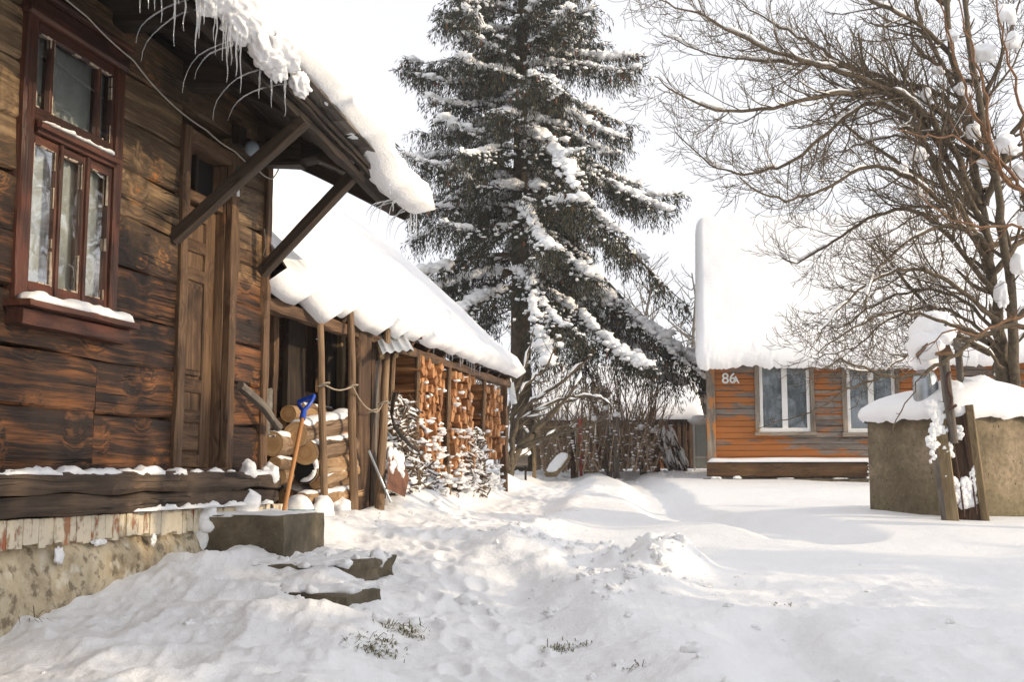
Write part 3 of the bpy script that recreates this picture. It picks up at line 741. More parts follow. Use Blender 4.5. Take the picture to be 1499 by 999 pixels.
    for k in range(6):
        y = R.uniform(-2.9, -1.8); icicle_mesh(HF, (R.uniform(.98, 1.03), y, 2.86), R.uniform(.16, .28), R.uniform(.0025, .0045), R.uniform(.30, .40), RO)
    for k in range(16):
        y = R.uniform(-.35, .62); icicle_mesh(HF, (R.uniform(.93, 1.05), y, 2.82), R.uniform(.08, .24), R.uniform(.0025, .005), R.choice((0, .12, .2)), RO)
    # the old eaves sag towards the far corner
    for o in [RO] + list(RO.children):
        off = ORG[o.name]
        for v in o.data.vertices:
            y = (V(v.co) + off - HF.o).dot(HF.d); v.co.z -= .10 * (max(-4.0, min(2.0, y)) + .45)
    # cable, lamp, thermometer, handrail
    mb = MB(HF); P = [(.09, -3.0, 3.3), (.09, -2.45, 3.22), (.07, -1.95, 3.16), (.04, -1.5, 3.07), (.04, -1.0, 3.03), (.045, -.6, 3.0), (.05, -.22, 2.96), (.06, -.02, 2.95), (.10, .02, 3.05), (.3, .04, 3.08), (.5, .0, 3.06)]
    pts = []
    for p, q in zip(P, P[1:]): pts += [tuple(V(p).lerp(V(q), t / 5) + V((0, 0, -.012 * math.sin(math.pi * t / 5)))) for t in range(5)]
    mb.tube(pts + [P[-1]], .005, 6); mb.build('cable', 'wire', smooth=True, label='pale electric cable strung along the log wall under the eaves', cat='cable')
    L = thing('porch_lamp', HF.w((.08, -.47, 3.05)), 'small round glass lamp on a dark bracket above the old door', 'lamp')
    mb = MB(HF); mb.box((-.005, -.55, 3.07), (.05, -.43, 3.20), jit=.002); mb.box((.051, -.50, 3.08), (.10, -.46, 3.12), jit=.001); mb.build('bracket', 'dark_wood', L)
    mb = MB(HF); mb.blob((.11, -.47, 3.05), (.05, .05, .055), 3, 0); mb.build('globe', 'frost', L, smooth=True)
    T = thing('thermometer', HF.w((.05, -.52, 2.6)), 'narrow white thermometer with green cap on the door jamb', 'thermometer')
    mb = MB(HF); mb.box((.042, -.555, 2.70), (.052, -.52, 2.86), jit=0, seg=2); mb.build('scale', 'white_plastic', T)
    mb = MB(HF); mb.box((.042, -.557, 2.862), (.056, -.518, 2.90), jit=0, seg=2); mb.build('cap', 'green_plastic', T)
    mb = MB(HF); mb.tube([(.07, -.48, 1.40), (.12, -.2, 1.27), (.14, -.06, 1.17), (.15, .0, 1.13)], [.034, .03, .03, .034], 9, rough=.2); mb.build('handrail', 'grey_wood', smooth=35, label='crooked grey branch handrail sloping beside the house corner', cat='handrail')
    mb = MB(HF); mb.tube([(.07, -.15, 2.55), (.075, -.13, 2.42), (.07, -.16, 2.36), (.08, -.10, 2.34), (.08, -.04, 2.33)], .006, 5); mb.tube([(.08, -.12, 2.36), (.09, -.15, 2.31)], .006, 5)
    mb.build('twine', 'rope', smooth=True, label='short length of frayed twine dangling from a nail by the corner', cat='twine')
    # sacking hung at the corner
    mb = MB(HF)
    for i in range(13):
        for j in range(9):
            t = i / 12; u = j / 8 - .5; mb.v.append(HF.w((-.03 + .03 * math.sin(u * 9 + t * 2), .16 + u * .17 * (.6 + .8 * math.sin(math.pi * min(1, t * .8 + .15))), 1.42 - t * .34 + .03 * nz((u * 5, t * 2, 3)))))
    mb.g = mb.v; mb.f = [(i * 9 + j, i * 9 + j + 1, (i + 1) * 9 + j + 1, (i + 1) * 9 + j) for i in range(12) for j in range(8)]; mb.m = [0] * len(mb.f)
    o = mb.build('sacking', 'rag', smooth=True, label='ragged grey sacking hanging behind the house corner above the logs', cat='cloth')
    sm = o.modifiers.new('thick', 'SOLIDIFY'); sm.thickness = .012
log_house()

# ------------------------------------------------------------------ steps
def slab(name, pts, z0, z1, label, snowpad, jit=.01, mat='stone'):
    o = thing(name, HF.w((pts[0][0], pts[0][1], z0)), label, 'step')
    mb = MB(HF); n = len(pts); dense = []
    for k in range(n):
        a, b = V(pts[k]), V(pts[(k + 1) % n]); m = max(2, int((b - a).length / .04))
        dense += [a.lerp(b, i / m) for i in range(m)]
    c = sum(dense, V((0, 0))) / len(dense); lv = 4; N = len(dense)
    for j in range(lv + 1):
        z = lerp(z0, z1, j / lv)
        for p in dense:
            k = 1 - (.012 if j == lv else 0); q = c + (p - c) * k
            mb.v.append(HF.w((q.x + jit * nz((p.x * 9, p.y * 9, z * 12)), q.y + jit * nz((p.x * 9, p.y * 9, z * 12 + 9)), z + (jit * .8 * nz((p.x * 5, p.y * 5, 2)) if j == lv else 0))))
    mb.g = mb.v
    mb.f = [(j * N + i, j * N + (i + 1) % N, (j + 1) * N + (i + 1) % N, (j + 1) * N + i) for j in range(lv) for i in range(N)] + [tuple(range(lv * N, lv * N + N))]; mb.m = [0] * len(mb.f)
    mb.build('block', mat, o, smooth=32)
    mb = MB(HF); snowpad(mb); mb.build('snow_cover', 'snow', o, smooth=True, gc=False, kind='stuff')
def pad1(mb):
    for y in frange(-.98, -.42, .055): mb.strip([(x, y + .01 * nz((x * 9, y * 9, 0)), .538) for x in frange(.06, .63, .025)], .10, .016 + .01 * R.random(), amp=.6, fq=9)
    mb.blob((.10, -1.0, .50), (.10, .07, .10), 3, .35); mb.blob((.12, -.45, .60), (.11, .12, .10), 3, .3); mb.blob((.05, -1.03, .40), (.08, .06, .14), 3, .35)
slab('stone_step', [(.05, -1.03), (.665, -1.05), (.67, -.40), (.05, -.38)], .25, .545, 'big rectangular stone step block below the house door', pad1)
def pad2(mb):
    for y in frange(-1.25, -.35, .07): mb.strip([(x, y, .272) for x in frange(.25, 1.05 + .05 * R.random(), .03)], .12, .026, amp=.7, fq=8)
    for k in range(26): mb.blob((R.uniform(.5, 1.2), R.uniform(-1.35, -.4), .27), (R.uniform(.03, .08), R.uniform(.03, .08), R.uniform(.02, .05)), 2, .4)
slab('stone_step', [(.12, -1.32), (.62, -1.36), (.95, -1.30), (1.18, -1.0), (1.2, -.55), (.95, -.3), (.1, -.35)], .16, .275, 'wide broken stone slab half under snow below the big step block', pad2, .05)
def pad3(mb):
    for y in frange(-1.75, -1.45, .07): mb.strip([(x, y, .17) for x in frange(.7, 1.42, .03)], .12, .03, amp=.7, fq=8)
    for k in range(14): mb.blob((R.uniform(.7, 1.4), R.uniform(-1.85, -1.5), .165), (R.uniform(.03, .08), R.uniform(.03, .07), R.uniform(.02, .05)), 2, .4)
slab('stone_step', [(.92, -1.88), (1.40, -1.92), (1.46, -1.55), (.98, -1.5)], .06, .172, 'lowest thin stone step almost buried in shovelled snow', pad3, .03)

# ------------------------------------------------------------------ the woodshed
SH_END = HF.hx(738, 640, -.05).y
def shed():
    S = thing('woodshed', HF.w((-1.5, 4, .5)), 'long low timber woodshed under a thick smooth blanket of roof snow', 'shed')
    y0, y1 = .14, SH_END + .15
    # back wall of horizontal boards
    mb = MB(HF); z = .35
    while z < 2.5:
        h = R.uniform(.17, .23); y = y0
        while y < y1 - .3:
            l = min(R.uniform(1.6, 3.2), y1 - .2 - y); mb.timber((-.95 + R.uniform(-.01, .01), y + .004, z + h / 2), (-.95 + R.uniform(-.01, .01), y + l - .004, z + h / 2), .05, h - .006, jit=.005); y += l
        z += h
    mb.timber((-4.5, y1 - .25, 1.4), (-.98, y1 - .25, 1.4), .06, 2.4, jit=.004); mb.timber((-4.5, y0, 1.4), (-4.5, y1 - .3, 1.4), .06, 2.4, jit=.004, seg=5)
    mb.build('wall', 'old_wood', S, smooth=30)
    # uprights and door boards seen in the dark bay next to the house
    def upr(px0, px1, X, zb, zt, m, nm, th=.06):
        a = HF.hx(px0, 600, X).y; b = HF.hx(px1, 600, X).y; mb = MB(HF)
        mb.timber((X - th / 2, (a + b) / 2, zb), (X - th / 2, (a + b) / 2, zt), th, b - a, up=HF.d, jit=.005); return mb.build(nm, m, S, smooth=30)
    upr(399, 406, -.38, .5, 2.32, 'old_wood', 'upright'); upr(421, 446, -.42, .45, 2.28, 'dark_wood', 'door_board'); upr(447, 461, -.60, .45, 2.3, 'old_wood', 'door_board')
    upr(477, 498, -.45, .45, 2.25, 'dark_wood', 'door_board'); upr(499, 505, -.40, .45, 2.22, 'tan_wood', 'upright')
    upr(526, 543, .0, .47, 2.08, 'old_wood', 'upright', .10)
    for px, zt in ((574, 2.1), (610, 2.06), (656, 2.05), (684, 2.02), (708, 2.0)):
        y = HF.hx(px, 600, -.04).y; mb = MB(HF); mb.tube([(-.03, y, .5), (-.05 + R.uniform(-.02, .02), y + R.uniform(-.03, .03), 1.3), (-.03, y, zt)], [.035, .032, .028], 8, rough=.12); mb.build('post', 'pole_wood', S, smooth=40)
    y = SH_END; mb = MB(HF); mb.timber((-.05, y, .5), (-.05, y, 2.12), .09, .09, jit=.005); mb.build('post', 'old_wood', S, smooth=30)
    mb = MB(HF); mb.timber((-.9, .3, 2.22), (-.03, .3, 2.18), .10, .12); mb.build('tie_beam', 'old_wood', S, smooth=30)
    # roof: boards, rafters, purlin
    prof = [HF.hy(px, py, y1 + .25) for px, py in ((772, 545), (768, 533), (758, 522), (735, 505), (700, 474), (650, 427), (600, 383), (550, 344), (500, 307), (445, 276), (390, 248))]
    xe, ze = -.0, 2.10; xr = prof[-1].x - .3; sl = (prof[-1].z - .42 - ze) / (xe - prof[-1].x)
    rzz = lambda x: ze + (xe - x) * sl
    up = V((HF.n.x * sl, HF.n.y * sl, 1)).normalized()
    mb = MB(HF)
    for i in range(10):
        xa = xe + .02 - i * .2; mb.timber((xa - .1, y0, rzz(xa - .1) + .07), (xa - .1, y1 + R.uniform(.1, .2), rzz(xa - .1) + .07), .195, .025, seg=30, jit=.006, up=up)
    xm = (xe - 1.98 + xr) / 2; mb.timber((xm, y0, rzz(xm) + .07), (xm, y1 + .15, rzz(xm) + .07), abs(xr - xe + 1.98) * math.sqrt(1 + sl * sl), .03, seg=4, jit=0, up=up)
    upb = V((-HF.n.x * sl, -HF.n.y * sl, 1)).normalized(); xm = xr - 1.9; mb.timber((xm, y0, rzz(xr) - 1.9 * sl + .07), (xm, y1 + .15, rzz(xr) - 1.9 * sl + .07), 3.8 * math.sqrt(1 + sl * sl), .03, seg=4, jit=0, up=upb)
    RO = mb.build('roof', 'dark_wood', S, smooth=30)
    for y in frange(.35, y1, .62):
        mb = MB(HF); yy = y + R.uniform(-.06, .06); mb.timber((xe - .02, yy, rzz(xe - .02)), (-1.6, yy, rzz(-1.6)), .075, .10, jit=.006); mb.build('rafter', 'old_wood', RO, smooth=30)
    mb = MB(HF); mb.timber((-.06, y0, 2.06), (-.06, y1 + .12, 2.06), .10, .09, jit=.01, seg=60); mb.build('purlin', 'old_wood', RO, smooth=30)
    mb = MB(HF)
    y = y0
    while y < y1 + .1:                 # wavy tile edge below the snow
        mb.box((-.22, y, rzz(0) + .10), (.05, y + .35, rzz(0) + .12 + R.uniform(0, .012)), jit=.004, seg=3); y += .36
    mb.build('eave_board', 'old_wood', RO, smooth=30)
    prof = [HF.hy(px, py, y1 + .1) for px, py in ((772, 545), (768, 533), (758, 522), (735, 505), (700, 474), (650, 427), (600, 383), (550, 344), (500, 307), (445, 276), (390, 248))]
    outer = resample([(-.14, 2.225), (-.02, 2.20), (.06, 2.185)] + [(p.x, p.z) for p in prof] + [(prof[-1].x - .6, prof[-1].z + .25)], 30)
    base = [(min(x, xe), rzz(min(x, xe)) + .09) for x, z in outer]
    def kf(y):
        d = min(y1 + .38 - y, 9); a = 1
        return math.sqrt(max(0, 1 - (1 - min(1, d / .38)) ** 2)) * min(1, .85 + a)
    def lip(y, j):
        g = smooth((4.6 - y) / 1.2)
        ph = y / .62 + .35 * nz((y * .9, 0, 4)); sc = abs(math.sin(math.pi * ph)) ** .55 * (.75 + .5 * nz((int(ph) * 1.7, 3, 3)))
        q = (.16 * sc - .10) * g + .05 * nz((y * 1.5, 2, 2))
        wj = 1 if j < 5 else max(0, 1 - (j - 4) / 4)
        return (.03 * nz((y * 2, 1, j * .2)) * wj + (.06 * (1 - sc) * -g) * wj, (-.24 * sc * g + .09 * g - .03 + .03 * nz((y * 4, 5, 2))) * wj if j > 0 else .02)
    roof_snow(HF, frange(.02, 5, .025) + frange(5.03, y1, .05) + frange(y1 + .02, y1 + .38, .02), base, outer, kf, RO, lump=.03, lf=1.4, lip=lip, mat='snow_smooth')
    for k in range(18):
        y = R.uniform(4.2, 7.5); icicle_mesh(HF, (R.uniform(-.02, .05), y, 2.17), R.uniform(.06, .2), R.uniform(.005, .009), R.choice((0, 0, .12)), RO)
    # little tin lean-to over the gap
    p = HF.hx(575, 470, .1); mb = MB(HF)
    a = [HF.hx(px, py, X) for px, py, X in ((545, 480, -.25), (583, 470, -.25), (606, 513, .22), (560, 518, .22))]
    n = 24
    for i in range(n + 1):
        t = i / n; u = a[0].lerp(a[1], t); v = a[3].lerp(a[2], t); h = .022 * (abs(math.sin(t * math.pi * 4)) ** 3)
        for q in (u, v): mb.v.append(HF.w((q.x, q.y, q.z + h)))
        for q in (u, v): mb.v.append(HF.w((q.x, q.y, q.z + h - .006)))
    mb.g = mb.v; mb.m = []
    for i in range(n): mb.f += [(i * 4, i * 4 + 1, i * 4 + 5, i * 4 + 4), (i * 4 + 2, i * 4 + 6, i * 4 + 7, i * 4 + 3), (i * 4 + 1, i * 4 + 3, i * 4 + 7, i * 4 + 5)]
    mb.m = [0] * len(mb.f); mb.build('tin_awning', 'tin', S, smooth=40, gc=False)
    for t in (.05, .5, .95):
        mb = MB(HF); u = a[0].lerp(a[1], t); v = a[3].lerp(a[2], t); mb.timber((u.x, u.y, u.z - .03), (v.x - .02, v.y, v.z - .03), .04, .045); mb.build('batten', 'tan_wood', S, smooth=30)
    mb = MB(HF); a = [HF.hx(px, py, X) for px, py, X in ((742, 560, -.1), (752, 560, -.1), (757, 590, .15), (748, 592, .15))]
    q = [HF.w(p) for p in a]; mb.add(q + [p - V((0, 0, .01)) for p in q], [(0, 1, 2, 3), (7, 6, 5, 4), (0, 3, 7, 4), (1, 5, 6, 2), (2, 6, 7, 3)]); mb.build('tin_flap', 'tin', S, gc=False)
    return S
shed()

# poles, boards and twine in front of the shed
def pole(pxt, pyt, pxb, pyb, X, r, label, lean=0, mat='pole_wood'):
    t = HF.hx(pxt, pyt, X - lean); b = HF.hx(pxb, pyb, X); m = b.lerp(t, .5) + V((R.uniform(-.015, .015), R.uniform(-.015, .015), 0))
    q = b - (t - b) * .08
    mb = MB(HF); pts = [q] + [b.lerp(t, i / 8) + V((.012 * nz((i * .4, pxt, 0)), .012 * nz((i * .4, pxt, 9)), 0)) for i in range(9)]
    mb.tube(pts, [r * lerp(1.1, .85, i / 9) for i in range(10)], 10, rough=.14, gk=.6)
    return mb.build('pole', mat, smooth=40, label=label, cat='pole', group='poles propping the shed eaves')
pole(467, 447, 476, 748, .06, .031, 'thin brown pole under the shed eaves, first beside the house corner')
pole(513, 458, 518, 748, .06, .036, 'thick straight pole standing right in front of the birch log ends')
pole(567, 474, 556, 736, .14, .040, 'leaning thick pole under the small tin awning', lean=.1)
def lattice():
    T = thing('plank_gate', HF.w((.0, 2.6, .5)), 'narrow gate of upright grey-brown planks between brown post and leaning pole', 'gate')
    for i, (px, zt, m) in enumerate(((546.5, 1.98, 'old_wood'), (551, 1.86, 'grey_wood'), (555, 1.92, 'old_wood'), (560, 1.83, 'grey_wood'), (564, 1.78, 'old_wood'))):
        y = HF.hx(px, 600, -.02).y; mb = MB(HF); mb.timber((-.03, y, .5), (-.03, y, zt), .025, .10, up=HF.d, jit=.004); mb.build('plank', m, T, smooth=30)
    y0 = HF.hx(544, 600, -.02).y; y1 = HF.hx(567, 600, -.02).y
    for z in (1.05, 1.68): mb = MB(HF); mb.timber((-.06, y0, z), (-.06, y1, z), .03, .07); mb.build('rail', 'old_wood', T, smooth=30)
lattice()
def twine(pp, X, lab):
    mb = MB(HF); P = [HF.hx(px, py, X) for px, py in pp]; pts = []
    for a, b in zip(P, P[1:]): pts += [a.lerp(b, i / 6) - V((0, 0, .04 * math.sin(math.pi * i / 6))) for i in range(6)]
    mb.tube(pts + [P[-1]], .0065, 6, rough=.5)
    for p in P[1:-1] + [P[0], P[-1]]: 
        mb.tube([p + V((.0, -.0 + .045 * math.cos(t), .045 * 0.3 * math.sin(t))) + V((.045 * math.sin(t), 0, 0)) for t in frange(0, 6.2, .6)], .007, 5)
    return mb.build('twine', 'rope', smooth=True, label=lab, cat='twine')
twine([(474, 563), (516, 566), (545, 602), (561, 590)], .11, 'frayed pale twine tied from pole to pole in front of the logs')

# ------------------------------------------------------------------ round logs
def log(px, py, rpx, pxe, pye, X, label, snow=0., mat='bark', hollow=False, endmat='log_end'):
    a = HF.hx(px, py, X); k = HF.w(a).y; r = rpx * 1.28 * k / F; b = HF.hx(pxe, pye + R.uniform(-5, 5), X - .02 + R.uniform(-.06, .04))
    o = thing('birch_log' if mat == 'bark_pale' else 'log', HF.w(a) - V((0, 0, r)), label, 'log', 'logs piled beside the house corner')
    mb = MB(HF); n = 10; pts = [a.lerp(b, i / n) + V((.012 * nz((i * .5, px, 1)), 0, .012 * nz((i * .5, px, 5)))) for i in range(n + 1)]
    mb.tube(pts, [r * (1 + .05 * nz((i * .7, px, 0))) for i in range(n + 1)], 20, rough=.10, capmat=1, gk=.8)
    mb.build('bark', [mat, endmat if not hollow else 'interior'], o, smooth=40)
    if hollow:
        mb = MB(HF); mb.tube([a + V((0, -.004, 0)), a + V((0, .03, 0))], [r * .62, r * .5], 16, capmat=0); mb.build('hollow', 'interior', o)
        mb = MB(HF); mb.strip([a + V((r * .86 * math.cos(t), -.01, r * .86 * math.sin(t))) for t in frange(-1.9, 2.2, .15)], .05, .035, amp=.5); mb.build('rim_snow', 'snow', o, smooth=True, gc=False)
    if snow:
        mb = MB(HF); up = V((0, 0, r * .72)); mb.strip([p + up for p in [a.lerp(b, i / 40) for i in range(-1 if False else 0, 41)]], r * 1.5, snow + r * .22, amp=.28, fq=5, n=13, over=r * .12); mb.build('snow_cap', 'snow_smooth', o, smooth=True, gc=False)
log(433, 637, 14.5, 522, 611, -.10, 'thick bark log lying on top of the pile under a snow quilt', .035)
log(398, 650, 14, 470, 652, -.22, 'sawn log with clean end and snow on its left-hand top, beside the corner post', .02)
log(402, 679, 8, 470, 680, -.2, 'thin snow-capped log poking out below the clean sawn one', .02)
log(406, 697, 11, 480, 700, -.24, 'brown shadowed log end low at the left of the pile')
log(422, 606, 10, 470, 612, -.32, 'pale ring-ended log with dark heart high behind the top log', 0, 'bark_pale')
log(437, 600, 9.5, 480, 606, -.42, 'frosted grey log end just behind the ring-ended log', .01)
log(432, 582, 8, 470, 588, -.6, 'dark log end topmost in the shadow at the back')
log(411, 620, 7, 460, 624, -.4, 'small pale log end tucked under the ring-ended log')
log(446, 663, 14, 522, 651, -.06, 'rough bark log with snow lying second below the top of the pile', .012)
log(446, 688, 16, 518, 676, -.08, 'hollow dark log rimmed with snow in the middle of the pile', 0, 'bark_pale', True)
log(461, 707, 7, 520, 690, -.02, 'small reddish log with snow below the hollow log', .008, 'bark_pale')
log(470, 716, 10, 521, 701, -.10, 'grey-barked log sloping just above the lowest log')
log(440, 734, 9, 524, 722, -.02, 'lowest pale log sunk in snow at the foot of the pile', .02, 'bark_pale')
log(470, 636, 8, 520, 627, -.12, 'peeled orange log wedged beneath the quilted top log', 0, 'cut_wood')
log(418, 728, 10, 470, 730, -.3, 'buried log with a white hump at the bottom left of the pile', .05)
for px, py, r, X, lab in ((470, 752, (.10, .12, .13), .10, 'white snow hump at the foot of the thin brown pole'), (437, 748, (.09, .1, .10), -.02, 'small snow hump behind the blue shovel shaft'),
                          (497, 744, (.10, .16, .09), .0, 'low snow hump below the lowest log')):
    p = HF.hx(px, py, X); mb = MB(HF); mb.blob((p.x, p.y, p.z), r, 3, .22, flat=.6); mb.build('snow_hump', 'snow', smooth=True, gc=False, label=lab, cat='snow hump')
def tub():
    p = HF.hx(437, 752, .14); o = thing('tub', HF.w((p.x, p.y, p.z - .03)), 'teal enamel bowl heaped with a dome of snow beside the shovel', 'bowl')
    mb = MB(HF); pts = []; n = 24
    pr = [(.05, -.04), (.09, -.03), (.112, .02), (.122, .022), (.122, .030), (.108, .03), (.09, -.015)]
    for r, z in pr: pts += [HF.w((p.x + r * math.cos(6.2832 * i / n), p.y + r * math.sin(6.2832 * i / n), p.z + z)) for i in range(n)]
    mb.add(pts, [(j * n + i, j * n + (i + 1) % n, (j + 1) * n + (i + 1) % n, (j + 1) * n + i) for j in range(len(pr) - 1) for i in range(n)]); mb.build('bowl', 'teal_plastic', o, smooth=True, gc=False)
    mb = MB(HF); mb.blob((p.x, p.y, p.z + .015), (.115, .115, .125), 4, .06, flat=.15); mb.build('snow_dome', 'snow_smooth', o, smooth=True, gc=False)
tub()
def shovel():
    b = HF.hx(414, 757, .30); t = HF.hx(444, 607, .16); o = thing('shovel', HF.w(b), 'snow shovel with orange-brown shaft and blue plastic D grip leaning on the log pile', 'shovel')
    mb = MB(HF); mb.tube([b + (b - t) * .06, b, b.lerp(t, .5), t], .0165, 12); mb.build('shaft', 'shaft_wood', o, smooth=50)
    # grip
    d = (t - b).normalized(); sx = V((.9, -.35, 0)); sx = (sx - d * sx.dot(d)).normalized()
    P = lambda u, s: t + d * u + sx * s
    mb = MB(HF); mb.tube([P(-.05, 0), P(.0, 0), P(.045, 0)], [.023, .024, .021], 12)
    for s in (-1, 1): mb.tube([P(.04, 0), P(.075, .030 * s), P(.12, .058 * s), P(.165, .064 * s)], [.018, .0155, .014, .014], 10)
    mb.tube([P(.165, -.075), P(.167, -.03), P(.167, .03), P(.165, .075)], [.0165, .018, .018, .0165], 12)
    mb.build('grip', 'blue_plastic', o, smooth=50)
    mb = MB(HF); q = b + (b - t) * .06; n = 8
    for i in range(n + 1):
        for j in range(n + 1):
            u = i / n; v = j / n - .5; mb.v.append(HF.w(q - d * (u * .32 - .03) + sx * (v * .30) + V((.03 * (1 - 4 * v * v), 0, 0))))
    mb.g = mb.v; mb.f = [(i * (n + 1) + j, i * (n + 1) + j + 1, (i + 1) * (n + 1) + j + 1, (i + 1) * (n + 1) + j) for i in range(n) for j in range(n)]; mb.m = [0] * len(mb.f)
    bl = mb.build('blade', 'blue_plastic', o, smooth=True, gc=False); s = bl.modifiers.new('t', 'SOLIDIFY'); s.thickness = .006
shovel()
def stick(p, q, r, name, mat, lab, cat, fr=HF):
    mb = MB(fr); p = V(p); q = V(q); mb.tube([p.lerp(q, i / 6) + V((.006 * nz((i, p.y, 1)), .006 * nz((i, p.y, 4)), 0)) for i in range(7)], r, 8, rough=.1); return mb.build(name, mat, smooth=40, label=lab, cat=cat)
stick(HF.hx(572, 736, .26), HF.hx(540, 660, .1), .012, 'pipe', 'zinc', 'slim grey pipe leaning between the gate and the leaning pole', 'pipe')
stick(HF.hx(398, 748, .12), HF.hx(383, 700, .06), .016, 'stick', 'dark_wood', 'short dark stick leaning on the house corner near the step', 'stick')
def runner():
    pts = [HF.hx(px, py, .1) for px, py in ((578, 575), (575, 590), (573, 606), (577, 624), (588, 640), (600, 652), (612, 660))]
    mb = MB(HF)
    for a, b in zip(pts, pts[1:]): mb.timber(a, b, .018, .034, seg=3, jit=.002)
    mb.build('sledge_runner', 'dark_wood', smooth=30, label='curved dark sledge runner standing among snowy brushwood', cat='sledge runner')
    o = thing('iron_sheet', HF.w(HF.hx(583, 722, .2)), 'rusty brown iron sheet standing upright with snow frozen on top', 'iron sheet')
    q = [HF.hx(px, py, X) for px, py, X in ((566, 716, .24), (592, 728, .3), (598, 700, .22), (590, 672, .16), (570, 660, .14))]
    mb = MB(HF); w = [HF.w(p) for p in q]; k = HF.d * .02; n = len(w); mb.add(w + [p + k for p in w], [tuple(range(n)), tuple(reversed(range(n, 2 * n)))] + [(i, i + n, (i + 1) % n + n, (i + 1) % n) for i in range(n)]); mb.build('sheet', 'rust', o)
    mb = MB(HF)
    for i in range(24):
        u, v = R.random(), R.random(); p = q[4].lerp(q[3], u).lerp(q[0].lerp(q[1], u), v * v * .5); mb.blob(p, (.03, .035, .05), 2, .35)
    mb.build('frozen_snow', 'snow', o, smooth=True, gc=False, kind='stuff')
runner()

# ------------------------------------------------------------------ firewood stacks
def split_piece_mesh(i):
    """a split billet 0.42 m long along +x, face at x=0"""
    mb = MB(); k = R.choice((3, 3, 4, 4, 5)); r = R.uniform(.050, .075); a0 = R.random() * 6.28
    ang = sorted((a0 + 6.283 * (j + R.uniform(-.28, .28)) / k) for j in range(k))
    sh = [(r * R.uniform(.75, 1.2) * math.cos(a), r * R.uniform(.75, 1.2) * math.sin(a)) for a in ang]
    go = V((R.random() * 30, R.random() * 30, R.random() * 30)); vs = []; gs = []
    for t in (0, .12, .3, .42):
        for y, z in sh: vs.append(V((-t, y + R.uniform(-.004, .004), z + R.uniform(-.004, .004)))); gs.append(V((t, y, z)) + go)
    fs = [(j * k + i2, (j + 1) * k + i2, (j + 1) * k + (i2 + 1) % k, j * k + (i2 + 1) % k) for j in range(3) for i2 in range(k)]
    mb.add(vs, fs, gs); c = V((.0, 0, 0)); ring = vs[:k]
    mb.add(ring, [tuple(range(k))], [V((.02 * R.random(), p.y * 2.2, p.z * 2.2)) + go for p in ring]); mb.add(vs[3 * k:], [tuple(reversed(range(k)))], gs[3 * k:])
    o = mb.build('split_firewood', 'cut_wood', origin=(0, 0, 0)); me = o.data; bpy.data.objects.remove(o); return me
PIECES = [split_piece_mesh(i) for i in range(14)]
def stack(pxa, pxb, ztop, idx, nmax, lean=.0):
    ya = HF.hx(pxa, 640, -.03).y; yb = HF.hx(pxb, 640, -.03).y
    labs = ('split firewood billet in the snowiest, nearest stack by the tin awning', 'split firewood billet in the tall middle stack under the shed eaves', 'split firewood billet in the farthest stack at the shed end post')
    grp = 'firewood stack ' + ('by the tin awning', 'in the middle of the shed', 'at the shed end')[idx]
    rot = -math.radians(12.6); cnt = 0; rest = MB(); spots = []
    z = gl(-.0, (ya + yb) / 2) - .02; row = 0
    while z < ztop:
        n = max(2, int((yb - ya) / .108)); 
        for i in range(n):
            y = ya + (yb - ya) * (i + .5 + (.25 if row % 2 else -.2)) / n + R.uniform(-.012, .012)
            spots.append((-.02 + R.uniform(-.05, .05) + lean * max(0, (1.4 - z)), y, z + R.uniform(-.012, .012)))
        z += .094; row += 1
    R.shuffle(spots); top = sorted(spots, key=lambda s: -s[2])
    for (x, y, zz) in top:
        me = R.choice(PIECES)
        if cnt < nmax:
            o = bpy.data.objects.new('split_firewood', me); C.objects.link(o); o.location = HF.w((x, y, zz)); sc = R.uniform(.92, 1.12)
            o.rotation_euler = (R.uniform(0, 6.28), R.uniform(-.05, .05), rot + R.uniform(-.06, .06)); o.scale = (1, sc, sc)
            tag(o, labs[idx], 'firewood', grp); cnt += 1
    # snow lodged on the billet ends
    mb = MB(HF); zb = gl(0, (ya + yb) / 2)
    for (x, y, zz) in spots:
        pr = 1.0 if zz < zb + .45 else (.75 if zz < zb + .75 else .10)
        if idx == 2: pr = .8 if zz < zb + .3 else .12
        while R.random() < pr:
            mb.blob((x + .02 + R.uniform(-.05, .05), y + R.uniform(-.05, .05), zz + .035 + R.uniform(-.03, .03)), (R.uniform(.02, .05), R.uniform(.015, .045), R.uniform(.010, .025)), 2, .45); pr *= .6
    mb.build('snow', 'snow', smooth=True, gc=False, label=('clotted snow on the lower billets of the nearest firewood stack', 'clotted snow on the lower billets of the middle firewood stack', 'snow at the foot of the farthest firewood stack')[idx], kind='stuff')
stack(611, 646, 2.02, 0, 110, .06); stack(658, 690, 1.98, 1, 110, .03); stack(709, 734, 1.95, 2, 80)
